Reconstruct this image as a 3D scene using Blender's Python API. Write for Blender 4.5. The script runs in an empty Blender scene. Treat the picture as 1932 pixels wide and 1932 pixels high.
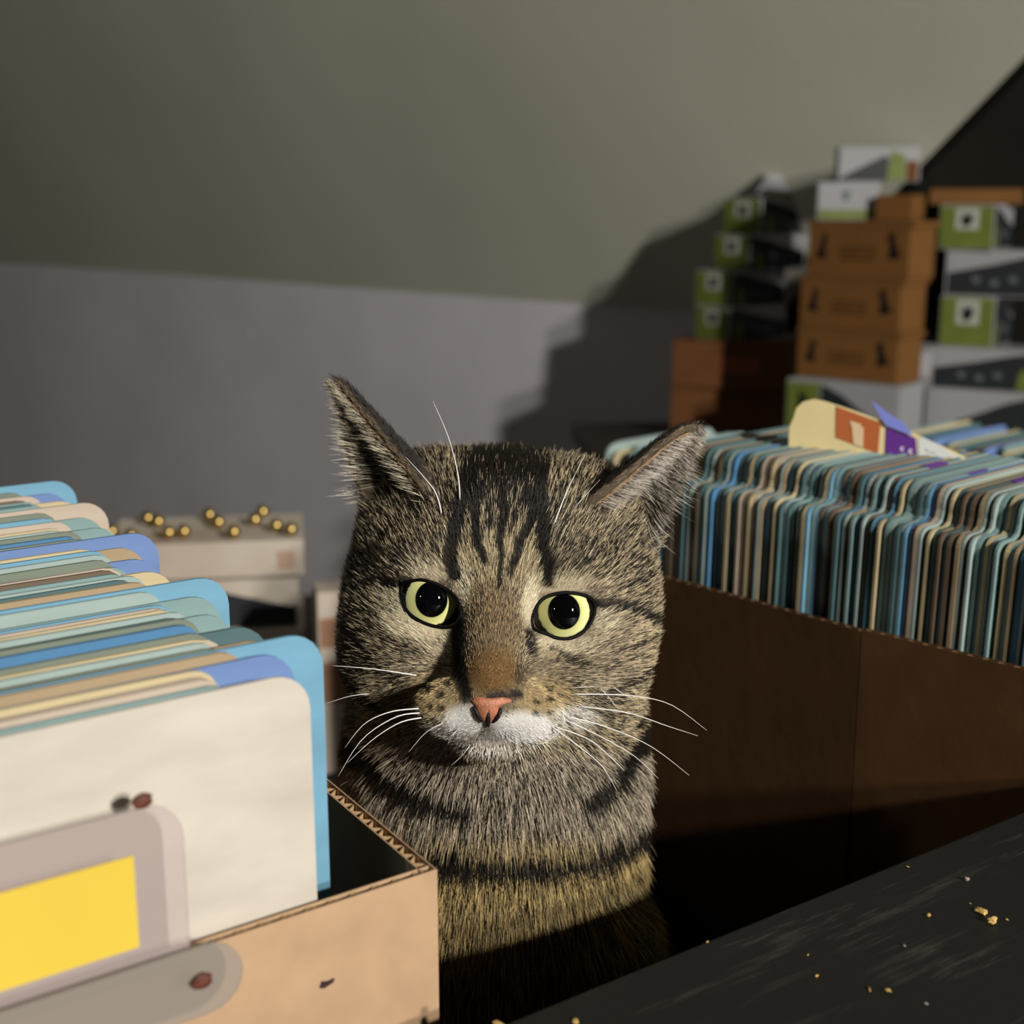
import bpy, bmesh, math, random
import numpy as np
from mathutils import Vector, Matrix

random.seed(7)
rng = np.random.default_rng(11)
scene = bpy.context.scene
COL = scene.collection

# ------------------------------------------------------------------ camera
EYE = 1.20                       # camera height above the floor (m)
FPX = 2600.0                     # focal length for a 1932 px frame
PITCH = math.atan(586 / FPX)     # looking down
CP, SP = math.cos(PITCH), math.sin(PITCH)
cam_d = bpy.data.cameras.new('camera')
cam = bpy.data.objects.new('camera', cam_d)
COL.objects.link(cam)
cam.location = (0, 0, EYE)
cam.rotation_euler = (math.pi / 2 - PITCH, 0, 0)
cam_d.sensor_width = 36
cam_d.lens = 36 * FPX / 1932
cam_d.clip_start = 0.01
cam_d.dof.use_dof = True
cam_d.dof.focus_distance = 0.452
cam_d.dof.aperture_fstop = 11.0
scene.camera = cam

# ------------------------------------------------------------------ world, lamps, exposure
world = bpy.data.worlds.new('world')
scene.world = world
world.use_nodes = True
wb = world.node_tree.nodes['Background']
wb.inputs[0].default_value = (0.9, 0.95, 1.0, 1)
wb.inputs[1].default_value = 0.007


def lamp(name, loc, target, power, size, color):
    ld = bpy.data.lights.new(name, 'AREA')
    ld.shape = 'DISK'
    ld.size = size
    ld.energy = power
    ld.color = color
    o = bpy.data.objects.new(name, ld)
    COL.objects.link(o)
    o.location = loc
    o.rotation_euler = (Vector(target) - Vector(loc)).to_track_quat('-Z', 'Y').to_euler()
    return o


WARM = (1.0, 0.95, 0.87)
lamp('bulb_upper', (1.98, -2.20, EYE + 1.30), (-0.6, 2.0, EYE + 0.3), 124.0, 0.14, WARM)
lamp('bulb_lower', (1.98, -2.22, EYE + 1.00), (-0.6, 2.0, EYE + 0.3), 86.0, 0.14, WARM)
lamp('far_bulb', (-2.0, -1.5, EYE + 1.05), (0.1, 0.9, EYE - 0.1), 6.0, 0.12, (1.0, 0.93, 0.82))

vs = scene.view_settings
vs.view_transform = 'Standard'
vs.look = 'None'
vs.gamma = 1.0
vs.use_curve_mapping = False
vs.exposure = 0.0


# ------------------------------------------------------------------ helpers
def lin(c):
    c = np.asarray(c, float) / 255.0
    return np.where(c <= 0.04045, c / 12.92, ((c + 0.055) / 1.055) ** 2.4)


def L4(c):
    v = lin(c)
    return (float(v[0]), float(v[1]), float(v[2]), 1.0)


def ray(x, y):
    X = (x - 966) / FPX
    Y = -(y - 966) / FPX
    return np.array([X, CP + Y * SP, Y * CP - SP])


def pd(x, y, d):
    return ray(x, y) * d + np.array([0, 0, EYE])


def pz(x, y, z):
    r = ray(x, y)
    return r * ((z - EYE) / r[2]) + np.array([0, 0, EYE])


MATS = {}


def mat(name, color, rough=0.6, spec=0.35, var=0.0, vscale=30.0, stretch=(1, 1, 1), bump=0.0, bscale=200.0,
        color2=None, metal=0.0, coat=0.0, alpha=1.0, trans=0.0):
    if name in MATS:
        return MATS[name]
    m = bpy.data.materials.new(name)
    m.use_nodes = True
    nt = m.node_tree
    b = nt.nodes['Principled BSDF']
    b.inputs['Base Color'].default_value = L4(color)
    b.inputs['Roughness'].default_value = rough
    b.inputs['Specular IOR Level'].default_value = spec
    b.inputs['Metallic'].default_value = metal
    b.inputs['Coat Weight'].default_value = coat
    b.inputs['Alpha'].default_value = alpha
    b.inputs['Transmission Weight'].default_value = trans
    if var > 0 or bump > 0:
        tc = nt.nodes.new('ShaderNodeTexCoord')
        mp = nt.nodes.new('ShaderNodeMapping')
        mp.inputs['Scale'].default_value = stretch
        nt.links.new(tc.outputs['Object'], mp.inputs['Vector'])
    if var > 0:
        n = nt.nodes.new('ShaderNodeTexNoise')
        n.inputs['Scale'].default_value = vscale
        n.inputs['Detail'].default_value = 5
        nt.links.new(mp.outputs[0], n.inputs['Vector'])
        r = nt.nodes.new('ShaderNodeValToRGB')
        c2 = color2 if color2 is not None else [max(0, v * (1 - var)) for v in color]
        r.color_ramp.elements[0].position = 0.35
        r.color_ramp.elements[1].position = 0.65
        r.color_ramp.elements[0].color = L4(c2)
        r.color_ramp.elements[1].color = L4(color)
        nt.links.new(n.outputs['Fac'], r.inputs[0])
        nt.links.new(r.outputs[0], b.inputs['Base Color'])
    if bump > 0:
        n2 = nt.nodes.new('ShaderNodeTexNoise')
        n2.inputs['Scale'].default_value = bscale
        n2.inputs['Detail'].default_value = 4
        nt.links.new(mp.outputs[0], n2.inputs['Vector'])
        bp = nt.nodes.new('ShaderNodeBump')
        bp.inputs['Strength'].default_value = bump
        bp.inputs['Distance'].default_value = 0.002
        nt.links.new(n2.outputs['Fac'], bp.inputs['Height'])
        nt.links.new(bp.outputs[0], b.inputs['Normal'])
    MATS[name] = m
    return m


def tag(o, label=None, cat=None, group=None, kind=None):
    if label:
        o['label'] = label
    if cat:
        o['category'] = cat
    if group:
        o['group'] = group
    if kind:
        o['kind'] = kind
    return o


def mesh_obj(name, verts, faces, material=None, parent=None, smooth=False):
    me = bpy.data.meshes.new(name)
    me.from_pydata([tuple(map(float, v)) for v in verts], [], faces)
    me.update()
    if material:
        me.materials.append(material)
    if smooth:
        for p in me.polygons:
            p.use_smooth = True
    o = bpy.data.objects.new(name, me)
    COL.objects.link(o)
    if parent:
        o.parent = parent
    return o


def empty(name, loc=(0, 0, 0), rz=0.0):
    o = bpy.data.objects.new(name, None)
    o.empty_display_size = 0.02
    COL.objects.link(o)
    o.location = loc
    o.rotation_euler = (0, 0, rz)
    return o


def prism(poly, z0, z1):
    """poly: list of (x, y), counter-clockwise; returns verts, faces."""
    n = len(poly)
    v = [(x, y, z0) for x, y in poly] + [(x, y, z1) for x, y in poly]
    f = [tuple(range(n - 1, -1, -1)), tuple(range(n, 2 * n))]
    f += [(i, (i + 1) % n, n + (i + 1) % n, n + i) for i in range(n)]
    return v, f


def slab(poly, y0, y1):
    """poly in (x, z), extruded along y."""
    n = len(poly)
    v = [(x, y0, z) for x, z in poly] + [(x, y1, z) for x, z in poly]
    f = [tuple(range(n)), tuple(range(2 * n - 1, n - 1, -1))]
    f += [(i, n + i, n + (i + 1) % n, (i + 1) % n) for i in range(n)]
    return v, f


def boxv(x0, x1, y0, y1, z0, z1):
    return prism([(x0, y0), (x1, y0), (x1, y1), (x0, y1)], z0, z1)


def bevel(o, w, seg=2):
    bm = bmesh.new()
    bm.from_mesh(o.data)
    bmesh.ops.bevel(bm, geom=list(bm.edges), offset=w, segments=seg, affect='EDGES', profile=0.6)
    bm.to_mesh(o.data)
    bm.free()


def arc(cx, cz, r, a0, a1, n=6):
    return [(cx + r * math.cos(math.radians(a0 + (a1 - a0) * i / n)),
             cz + r * math.sin(math.radians(a0 + (a1 - a0) * i / n))) for i in range(n + 1)]


def ang(deg):
    a = math.radians(deg)
    return np.array([math.cos(a), math.sin(a), 0.0])


# ------------------------------------------------------------------ the attic room
E1 = ang(133.95)                       # along the knee wall, away to the left
N = np.array([E1[1], -E1[0], 0.0])     # towards the knee wall
WALL_S = float(np.dot(N, pz(1185, 580, EYE - 0.19)))
KNEE = EYE - 0.19
m_wall = mat('grey_wall_paint', (222, 219, 224), 0.75, 0.2, 0.05, 3.0, bump=0.15, bscale=120)
m_ceil = mat('grey_ceiling_paint', (222, 221, 204), 0.8, 0.2, 0.04, 2.0, bump=0.12, bscale=90)
m_dark = mat('dark_corner_tone', (52, 50, 44), 0.85, 0.15, 0.2, 4.0)
m_floor = mat('dark_floor_boards', (70, 58, 46), 0.6, 0.3, 0.3, 6.0, stretch=(1, 12, 1))

# knee wall: thin box along E1
def oriented_box(name, a, b, c, org, lens, material):
    """box spanned by unit vectors a, b, c from org with lengths lens"""
    v = []
    for k in (0, 1):
        for (i, j) in ((0, 0), (1, 0), (1, 1), (0, 1)):
            v.append(org + a * lens[0] * i + b * lens[1] * j + c * lens[2] * k)
    f = [(3, 2, 1, 0), (4, 5, 6, 7), (0, 1, 5, 4), (1, 2, 6, 5), (2, 3, 7, 6), (3, 0, 4, 7)]
    return mesh_obj(name, v, f, material)

UP = np.array([0, 0, 1.0])
o = oriented_box('wall_back', E1, N, UP, N * WALL_S + E1 * (-0.2) , (6.5, 0.08, KNEE), m_wall)
tag(o, 'low grey knee wall under the sloping ceiling', 'wall', kind='structure')
SLOPE = math.radians(60)               # the ceiling climbs steeply towards the room
SL = -N * math.cos(SLOPE) + UP * math.sin(SLOPE)
CN = N * math.sin(SLOPE) + UP * math.cos(SLOPE)
o = oriented_box('ceiling', E1, SL, CN, N * WALL_S + UP * KNEE + E1 * (-0.2), (6.5, 2.4, 0.08), m_ceil)
tag(o, 'plain grey sloping attic ceiling', 'ceiling', kind='structure')
o = mesh_obj('floor', *prism([(-4, -3), (4, -3), (4, 6.5), (-4, 6.5)], -0.05, 0.0), m_floor)
tag(o, 'dark wooden attic floor', 'floor', kind='structure')
# a small pale nick in the wall paint
P = pd(472, 632, 1.0) - np.array([0, 0, EYE])
t = WALL_S / float(np.dot(N, P))
P = P * t + np.array([0, 0, EYE])
nick = mesh_obj('paint_nick', *slab([(-.006, -.009), (.004, -.007), (.007, .003), (.001, .010), (-.005, .004)], -.0015, .0005),
                mat('bare_plaster', (215, 212, 205), 0.8))
nick.location = P
nick.rotation_euler = (0, 0, math.radians(-46.05))
nick.parent = bpy.data.objects['wall_back']

# partition line at the right, added to make the corner dark
def on_ceiling(px, py):
    r = ray(px, py)
    P0 = N * WALL_S + UP * (KNEE - EYE)
    return (r * (float(np.dot(CN, P0)) / float(np.dot(CN, r))))[:2]


PA, PB = on_ceiling(1932, 110), on_ceiling(1720, 330)
dd = (PB - PA) / np.linalg.norm(PB - PA)
Q0, Q1 = PA - dd * 0.30, PB + dd * 0.36
nn = np.array([-dd[1], dd[0]])
nn = nn if nn[0] > 0 else -nn


def ceil_z(p):
    s = float(N[0] * p[0] + N[1] * p[1])
    return KNEE + (WALL_S - s) * math.tan(SLOPE)


def ceiling_block(name, pts, bottom, material):
    top = [min(ceil_z(p) + 0.004, 3.05) for p in pts]
    v = [(p[0], p[1], bottom(p)) for p in pts] + [(p[0], p[1], t_) for p, t_ in zip(pts, top)]
    f = [(3, 2, 1, 0), (4, 5, 6, 7)] + [(i, (i + 1) % 4, 4 + (i + 1) % 4, 4 + i) for i in range(4)]
    return mesh_obj(name, v, f, material)


# a dark rafter and the gable wall behind it, both added for the black corner
R0 = PA - dd * 0.9
o = ceiling_block('trim_1', [R0, Q1, Q1 + nn * 0.30, R0 + nn * 0.30], lambda p: ceil_z(p) - 0.022, m_dark)
tag(o, 'broad dark rafter added up the sloping ceiling to make the corner black', 'rafter', kind='structure')
W0, W1 = PA - dd * 3.2 + nn * 0.3005, Q1 + nn * 0.3005
Wk = PA - dd * 0.9 + nn * 0.3005
o = ceiling_block('wall_right', [Wk, W1, W1 + nn * 0.06, Wk + nn * 0.06], lambda p: 0.0, m_dark)
tag(o, 'dark gable wall added beside the stacked cartons to make the corner black', 'wall', kind='structure')
o2 = mesh_obj('wall_right', *prism([tuple(q_) for q_ in (W0 + nn * 0.06, Wk + nn * 0.06, Wk, W0)], 0.0, 3.05), m_dark)
tag(o2, 'continuation of the added dark gable wall near the lamp', 'wall', kind='structure')

# ------------------------------------------------------------------ furniture
TAB = 0.78                                  # top of the table the boxes and the cat stand on
PLANK = EYE - 0.21
PO = pz(950, 1932, PLANK)
PX, PY = ang(35.2), ang(125.2)
m_black = mat('black_paint_wood', (26, 25, 24), 0.42, 0.4, 0.0, bump=0.3, bscale=60, stretch=(1, 6, 6))
m_tab = mat('dark_table_wood', (40, 35, 31), 0.55, 0.3, 0.25, 25, stretch=(1, 8, 1))


def scratched_black():
    m = bpy.data.materials.new('scratched_black_paint')
    m.use_nodes = True
    nt = m.node_tree
    b = nt.nodes['Principled BSDF']
    tc = nt.nodes.new('ShaderNodeTexCoord')
    mp = nt.nodes.new('ShaderNodeMapping')
    mp.inputs['Scale'].default_value = (16, 150, 30)
    mp.inputs['Rotation'].default_value = (0, 0, 0.06)
    nt.links.new(tc.outputs['Object'], mp.inputs[0])
    n = nt.nodes.new('ShaderNodeTexNoise')
    n.inputs['Scale'].default_value = 1.0
    n.inputs['Detail'].default_value = 9
    n.inputs['Roughness'].default_value = 0.72
    nt.links.new(mp.outputs[0], n.inputs['Vector'])
    mp2 = nt.nodes.new('ShaderNodeMapping')
    mp2.inputs['Scale'].default_value = (9, 16, 9)
    nt.links.new(tc.outputs['Object'], mp2.inputs[0])
    n2 = nt.nodes.new('ShaderNodeTexNoise')
    n2.inputs['Scale'].default_value = 1.6
    n2.inputs['Detail'].default_value = 3
    nt.links.new(mp2.outputs[0], n2.inputs['Vector'])
    r = nt.nodes.new('ShaderNodeValToRGB')
    r.color_ramp.elements[0].position = 0.52
    r.color_ramp.elements[0].color = (0, 0, 0, 1)
    r.color_ramp.elements[1].position = 0.70
    r.color_ramp.elements[1].color = (1, 1, 1, 1)
    nt.links.new(n.outputs['Fac'], r.inputs[0])
    r2 = nt.nodes.new('ShaderNodeValToRGB')
    r2.color_ramp.elements[0].position = 0.42
    r2.color_ramp.elements[0].color = (0, 0, 0, 1)
    r2.color_ramp.elements[1].position = 0.62
    nt.links.new(n2.outputs['Fac'], r2.inputs[0])
    mu = nt.nodes.new('ShaderNodeMath')
    mu.operation = 'MULTIPLY'
    nt.links.new(r.outputs[0], mu.inputs[0])
    nt.links.new(r2.outputs[0], mu.inputs[1])
    mx = nt.nodes.new('ShaderNodeMix')
    mx.data_type = 'RGBA'
    mx.inputs[6].default_value = L4((22, 21, 20))
    mx.inputs[7].default_value = L4((86, 82, 76))
    nt.links.new(mu.outputs[0], mx.inputs[0])
    nt.links.new(mx.outputs[2], b.inputs['Base Color'])
    b.inputs['Roughness'].default_value = 0.55
    b.inputs['Specular IOR Level'].default_value = 0.3
    bp = nt.nodes.new('ShaderNodeBump')
    bp.inputs['Strength'].default_value = 0.25
    bp.inputs['Distance'].default_value = 0.001
    nt.links.new(n.outputs['Fac'], bp.inputs['Height'])
    nt.links.new(bp.outputs[0], b.inputs['Normal'])
    return m


cab = empty('black_cabinet', (PO[0], PO[1], 0), math.radians(35.2))
tag(cab, 'black painted wooden cabinet with a scratched, crumb-strewn top board', 'cabinet')
bo = mesh_obj('top_board', *boxv(-0.30, 0.62, -0.34, 0.0, PLANK - 0.02, PLANK), scratched_black(), cab)
bevel(bo, 0.0012, 2)
mesh_obj('body', *boxv(-0.28, 0.60, -0.32, -0.015, 0.06, PLANK - 0.0202), m_black, cab)
mesh_obj('plinth', *boxv(-0.27, 0.59, -0.31, -0.03, 0.0, 0.0598), m_black, cab)

table = empty('table', (PO[0], PO[1], 0), math.radians(35.2))
tag(table, 'dark wooden table carrying the cat and the card boxes', 'table')
bo = mesh_obj('table_top', *boxv(-0.5, 0.95, 0.012, 1.05, TAB - 0.035, TAB), m_tab, table)
for lx in (-0.46, 0.87):
    for ly in (0.05, 0.97):
        mesh_obj('leg', *boxv(lx, lx + 0.05, ly, ly + 0.05, 0.0, TAB - 0.0352), m_tab, table)

SHELF = 0.84
sp = [(0.12, 1.98), (0.50, 1.55), (0.80, 1.55), (0.80, 1.86), (0.60, 2.08), (0.36, 2.28), (0.10, 2.28)]
sh = empty('corner_cabinet', (0.33, 1.85, 0))
tag(sh, 'low dark corner cabinet under the stacked cartons', 'cabinet')
ctr = np.mean(sp, axis=0)
mesh_obj('cabinet_top', *prism([(x - 0.33, y - 1.85) for x, y in sp], SHELF - 0.025, SHELF), m_tab, sh)
mesh_obj('body', *prism([((x - ctr[0]) * 0.95 + ctr[0] - 0.33, (y - ctr[1]) * 0.95 + ctr[1] - 1.85) for x, y in sp], 0.0, SHELF - 0.0252),
         m_tab, sh)

# ------------------------------------------------------------------ index cards
CW = 0.125                                  # card width
PAL = {
    'white': (236, 228, 214), 'cream': (232, 214, 170), 'pink_cream': (222, 204, 186), 'tan': (196, 172, 136),
    'teal': (150, 184, 184), 'pale_teal': (182, 204, 200), 'sage': (140, 152, 136), 'sky_blue': (132, 190, 222),
    'blue': (92, 150, 200), 'periwinkle': (126, 158, 218), 'dark_teal': (92, 126, 130), 'brown': (128, 110, 92),
}
NICE = {k: k.replace('_', ' ') for k in PAL}


def card_mat(c):
    return mat('card_' + c, [v * .82 for v in PAL[c]], 0.5, 0.3, 0.10, 18, stretch=(1, 1, 3))


def card_poly(w, h, kind):
    r = 0.010
    if kind == 'plain':
        p = [(0, 0), (w, 0)] + arc(w - r, h - r, r, 0, 90) + arc(r, h - r, r, 90, 180)
    else:                                   # a wide raised tab between two shoulders
        hs = h - 0.015
        rs, inset, rt = 0.005, 0.016, 0.007
        p = [(0, 0), (w, 0)] + arc(w - rs, hs - rs, rs, 0, 90, 4)
        p += [(w - inset + 0.004, hs), (w - inset + 0.001, hs + 0.0015), (w - inset, hs + 0.005)]
        p += arc(w - inset - rt, h - rt, rt, 0, 90, 4) + arc(inset + rt, h - rt, rt, 90, 180, 4)
        p += [(inset, hs + 0.005), (inset - 0.001, hs + 0.0015), (inset - 0.004, hs)]
        p += arc(rs, hs - rs, rs, 90, 180, 4)
    return p


CARDMESH = {}


def card(kind, color, h, th, label, group, x_off, material=None):
    """card standing on local z = 0; x runs from x_off to x_off + CW, thickness along y"""
    key = (kind, round(h, 3), round(th, 4), x_off)
    if key not in CARDMESH:
        v, f = slab([(x + x_off, z) for x, z in card_poly(CW, h, kind)], -th / 2, th / 2)
        me = bpy.data.meshes.new('index_card')
        me.from_pydata(v, [], f)
        me.materials.append(card_mat('white'))
        CARDMESH[key] = me
    o = bpy.data.objects.new('index_card', CARDMESH[key])
    COL.objects.link(o)
    o.material_slots[0].link = 'OBJECT'
    o.material_slots[0].material = material or card_mat(color)
    tag(o, label, 'card', group)
    return o


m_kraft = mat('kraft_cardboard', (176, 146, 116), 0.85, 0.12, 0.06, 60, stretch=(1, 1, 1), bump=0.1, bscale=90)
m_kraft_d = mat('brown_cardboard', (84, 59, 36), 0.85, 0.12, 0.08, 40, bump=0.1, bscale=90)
m_flute = mat('fluted_paper', (170, 142, 106), 0.9, 0.1)


def wall_panel(p0, p1, inward, h, th, material, parent, flute=True, z0=0.0):
    """corrugated panel from p0 to p1 (2-D): two liners with a wavy sheet between, seen on its top edge"""
    p0, p1, inward = np.array(p0), np.array(p1), np.array(inward)
    Ln = np.linalg.norm(p1 - p0)
    e = (p1 - p0) / Ln
    lt = 0.0005

    def ring(a, b, za, zb):
        pts = [p0 + inward * a, p1 + inward * a, p1 + inward * b, p0 + inward * b]
        cr = (pts[1][0] - pts[0][0]) * (pts[2][1] - pts[1][1]) - (pts[1][1] - pts[0][1]) * (pts[2][0] - pts[1][0])
        if cr < 0:
            pts = pts[::-1]
        return prism([tuple(q) for q in pts], za, zb)
    pan = mesh_obj('panel', *ring(0, lt, z0, h), material, parent)
    mesh_obj('inner_liner', *ring(th - lt, th, z0, h - 0.0004), material, pan)
    if flute:
        n = int(Ln / 0.0011)
        v, f = [], []
        for i in range(n + 1):
            s = i / n * Ln
            off = th / 2 + (th / 2 - lt) * math.sin(i * math.pi / 3.0) * 0.96
            for zz in (h - 0.03, h - 0.0008):
                q = p0 + e * s + inward * off
                v.append((q[0], q[1], zz))
        for i in range(n):
            f.append((2 * i, 2 * i + 2, 2 * i + 3, 2 * i + 1))
        fl = mesh_obj('flute', v, f, m_flute, pan)
        md = fl.modifiers.new('thick', 'SOLIDIFY')
        md.thickness = 0.0004
        md.offset = 0
    return pan


RIM = EYE - 0.18
BH = RIM - TAB                               # box height
TH = 0.0042
GA = 'index cards standing in the tan box in front of the cat'

# ---- the tan box at the front left
A = pz(825, 1640, RIM)
lb = empty('cardboard_box', (A[0], A[1], TAB), math.radians(35.9))
tag(lb, 'light tan corrugated box of cards with a yellow label clipped to its front', 'box')
LW, LL = 0.172, 0.33
wall_panel((-LW, 0), (0, 0), (0, 1), BH, TH, m_kraft, lb)
# right side, leaning with the real box: its direction is 122 degrees in the room
sk = math.tan(math.radians(122.0 - 125.9)) * -1.0
wall_panel((0, 0.0008), (LL * math.sin(math.radians(-3.9)) * -1, LL), (-1, 0), BH, TH, m_kraft, lb)
wall_panel((-LW, 0), (-LW + 0.022, LL), (1, 0), BH, TH, m_kraft, lb)
wall_panel((-LW + 0.022, LL), (0.022, LL), (0, -1), BH, TH, m_kraft, lb)
mesh_obj('bottom', *prism([(-LW + .005, .005), (-.005, .005), (.017, LL - .005), (-LW + .027, LL - .005)], 0.0002, 0.003), m_kraft, lb)
sp_ = mesh_obj('ink_speck', *slab([(-.0022, -.0006), (-.0008, -.0011), (.0020, -.0003), (.0023, .0008), (.0004, .0006), (-.0016, .0011)], -.0003, .0001),
               mat('dark_ink', (52, 30, 34), 0.7), lb)
q = np.array([math.cos(math.radians(-35.9)), math.sin(math.radians(-35.9))])
def on_front(px, py, off=0.0):
    """point of the tan box's front plane (local x, z) seen at a pixel"""
    r = ray(px, py)
    nrm = -ang(125.9)
    t = float(np.dot(nrm, np.array([A[0], A[1], 0]) - np.array([0, 0, 0]) * 1.0) + off) / float(np.dot(nrm, r))
    w = r * t
    d = w - np.array([A[0], A[1], 0])
    return float(np.dot(d, ang(35.9))), w[2] + EYE - TAB
sx, sz = on_front(616, 1855)
sp_.location = (sx, 0, sz)

# cards, front to back: (colour, kind, distance of the top edge from the front (mm), right shift (mm), rise (mm))
seq = [('white', 'plain', 8.0, 0, -1.0), ('teal', 'tab', 11.2, -14, -1), ('pink_cream', 'tab', 13.4, -15, .5), ('pink_cream', 'tab', 15.6, -14, 0.5), ('cream', 'tab', 17.8, -16, 1.5),
       ('periwinkle', 'plain', 20.4, -8, 1), ('tan', 'tab', 23.2, -6, 3), ('sky_blue', 'plain', 26.4, 2.0, 2.5), ('sage', 'tab', 29.6, -6, 2.5)]
BIG = {95: 'sky_blue', 165: 'periwinkle', 225: 'pink_cream', 275: 'sky_blue'}
cyc = ['sage', 'cream', 'tan', 'pale_teal', 'cream', 'pink_cream', 'sage', 'dark_teal', 'blue', 'teal', 'sage', 'dark_teal', 'teal', 'pale_teal', 'cream', 'pink_cream', 'sky_blue', 'teal', 'pale_teal', 'sage',
       'cream', 'tan', 'sage', 'teal', 'dark_teal', 'pale_teal', 'teal', 'cream', 'brown', 'pink_cream', 'teal', 'sage', 'periwinkle', 'pale_teal', 'sky_blue']
yt_, i = 33.4, 0
big = sorted(BIG)
while yt_ < 279:
    c = cyc[i % len(cyc)]
    if big and yt_ >= big[0]:
        seq.append((BIG[big.pop(0)], 'plain', yt_, 2.0, 2.0))
    else:
        near_big = any(0 < yt_ - b_ < 9 for b_ in BIG)
        seq.append((c, 'plain' if i % 5 == 2 else 'tab', yt_, (-1 if near_big else -3) + random.uniform(-3, 1.5), random.uniform(-1.5, 1.5) - (2.5 if i % 5 == 2 else 0)))
    yt_ += random.choice([2.6, 3.2, 3.8, 4.6])
    i += 1
HC = 0.2985
for i, (c, k, yt_, dx, dz) in enumerate(seq):
    if i == 0:
        lab = 'blank cream-white card standing foremost in the tan box, behind the yellow label'
        grp = None
    else:
        lab = '%s %s card in the tan box beside the cat' % (NICE[c], 'rounded' if k == 'plain' else 'tabbed')
        grp = GA + ', ' + NICE[c]
    o = card(k, c, HC, 0.0013, lab, grp, -CW)
    y_ = yt_ / 1000.0
    xr = (-0.0335 if i == 0 else -0.0230 + (y_ - .02) * .072) + dx / 1000.0
    M = (Matrix.Translation((A[0], A[1], TAB + 0.0035)) @ Matrix.Rotation(math.radians(35.9), 4, 'Z')
         @ Matrix.Translation((xr, y_ - 0.0018, max(dz / 1000.0 + .0016, 0))) @ Matrix.Rotation(-0.006, 4, 'X')
         @ Matrix.Rotation(random.uniform(-.004, .004), 4, 'Y'))
    o.matrix_world = M

# ---- clear label holder clipped over the rim
hold = empty('label_holder', (A[0], A[1], RIM), math.radians(35.9))
tag(hold, 'clear plastic label holder with a yellow slip, clipped over the tan box rim', 'label holder')
m_clear = mat('clear_plastic', (180, 166, 164), 0.12, 0.5, alpha=0.42)
m_clear2 = mat('smoky_plastic', (150, 142, 134), 0.10, 0.5, alpha=0.55)
m_yel = mat('yellow_paper', (212, 184, 66), 0.5, 0.3, 0.05, 8)
m_rust = mat('rusty_pin', (96, 50, 36), 0.6, 0.3, 0.3, 300)


def hx(px, py, off):
    r = ray(px, py)
    nrm = -ang(125.9)
    t = (float(np.dot(nrm, np.array([A[0], A[1], 0]))) + off) / float(np.dot(nrm, r))
    w = r * t
    return float(np.dot(w - np.array([A[0], A[1], 0]), ang(35.9))), w[2] + EYE - RIM


OFF = 0.004
ur = [hx(290, 1528, OFF), hx(345, 1600, OFF), hx(347, 1765, OFF)]
x_l = -LW + 0.012
top_r = ur[0]
xr_ = ur[1][0]
zt = top_r[1] + 0.0015
poly = [(x_l, 0.0015), (xr_, 0.0015), (xr_, zt - 0.012)] + arc(xr_ - 0.009, zt - 0.009, 0.009, 0, 90, 5) + [(x_l, zt)]
bp_ = mesh_obj('back_plate', *slab(poly, -OFF - 0.0011, -OFF), m_clear, hold)
l0, l1 = hx(0, 1668, OFF), hx(247, 1610, OFF)
lb_, l2 = hx(0, 1830, OFF), hx(247, 1785, OFF)
mesh_obj('paper_slip', *slab([(x_l + .004, l2[1]), (l1[0], l2[1]), (l1[0], l1[1]), (x_l + .004, l1[1])], -OFF - 0.0016, -OFF - 0.0012), m_yel, hold)
q0, q1 = hx(455, 1830, OFF + .004), hx(400, 1905, OFF + .004)
zb = q1[1]
zt2 = hx(400, 1775, OFF + .004)[1]
rr = (zt2 - zb) / 2
poly = [(x_l, zb)] + arc(q0[0] - rr, zb + rr, rr, -90, 90, 10) + [(x_l, zt2)]
lp = mesh_obj('lower_plate', *slab(poly, -OFF - 0.0052, -OFF - 0.0040), m_clear2, hold)
mesh_obj('clip', *boxv(x_l, xr_, -OFF - 0.004, -0.0004, zt2 - 0.004, zt2 - 0.003), m_clear2, hold)


def pin(px, py, off, r):
    x, z = hx(px, py, off)
    bm = bmesh.new()
    bmesh.ops.create_icosphere(bm, subdivisions=2, radius=r)
    for v_ in bm.verts:
        v_.co.y *= 0.5
        v_.co.x *= 1.3
        v_.co *= 1 + 0.15 * math.sin(9 * v_.co.x / r + 5 * v_.co.z / r)
    me = bpy.data.meshes.new('rivet')
    bm.to_mesh(me)
    bm.free()
    me.materials.append(m_rust)
    o_ = bpy.data.objects.new('rivet', me)
    COL.objects.link(o_)
    o_.parent = hold
    o_.location = (x, -off - 0.0012, z)


pin(265, 1506, OFF, 0.0020)
pin(378, 1845, OFF + .005, 0.0021)

# ---- the dark brown box at the right
RB0 = np.array([0.0565, 0.674])
RD = -ang(132.4)[:2]                          # towards the viewer's right
RLn = 0.245
rb = empty('cardboard_box', (RB0[0], RB0[1], TAB), math.radians(42.4))
tag(rb, 'shaded brown box of cards with a creased side, beside the black cabinet', 'box')
RW = 0.158
# local x: across the cards (away right), local -y: along the row towards the viewer
kx = np.array([-0.0035, -0.142])             # the crease bulges out
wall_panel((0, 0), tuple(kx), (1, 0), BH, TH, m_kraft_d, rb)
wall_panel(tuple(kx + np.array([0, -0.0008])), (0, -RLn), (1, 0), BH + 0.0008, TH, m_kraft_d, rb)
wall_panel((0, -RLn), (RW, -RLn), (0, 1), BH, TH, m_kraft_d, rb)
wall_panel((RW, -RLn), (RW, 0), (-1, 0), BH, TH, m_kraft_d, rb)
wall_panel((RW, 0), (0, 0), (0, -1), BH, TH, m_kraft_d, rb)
mesh_obj('bottom', *boxv(.005, RW - .005, -RLn + .005, -.005, 0.0002, 0.003), m_kraft_d, rb)

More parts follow.
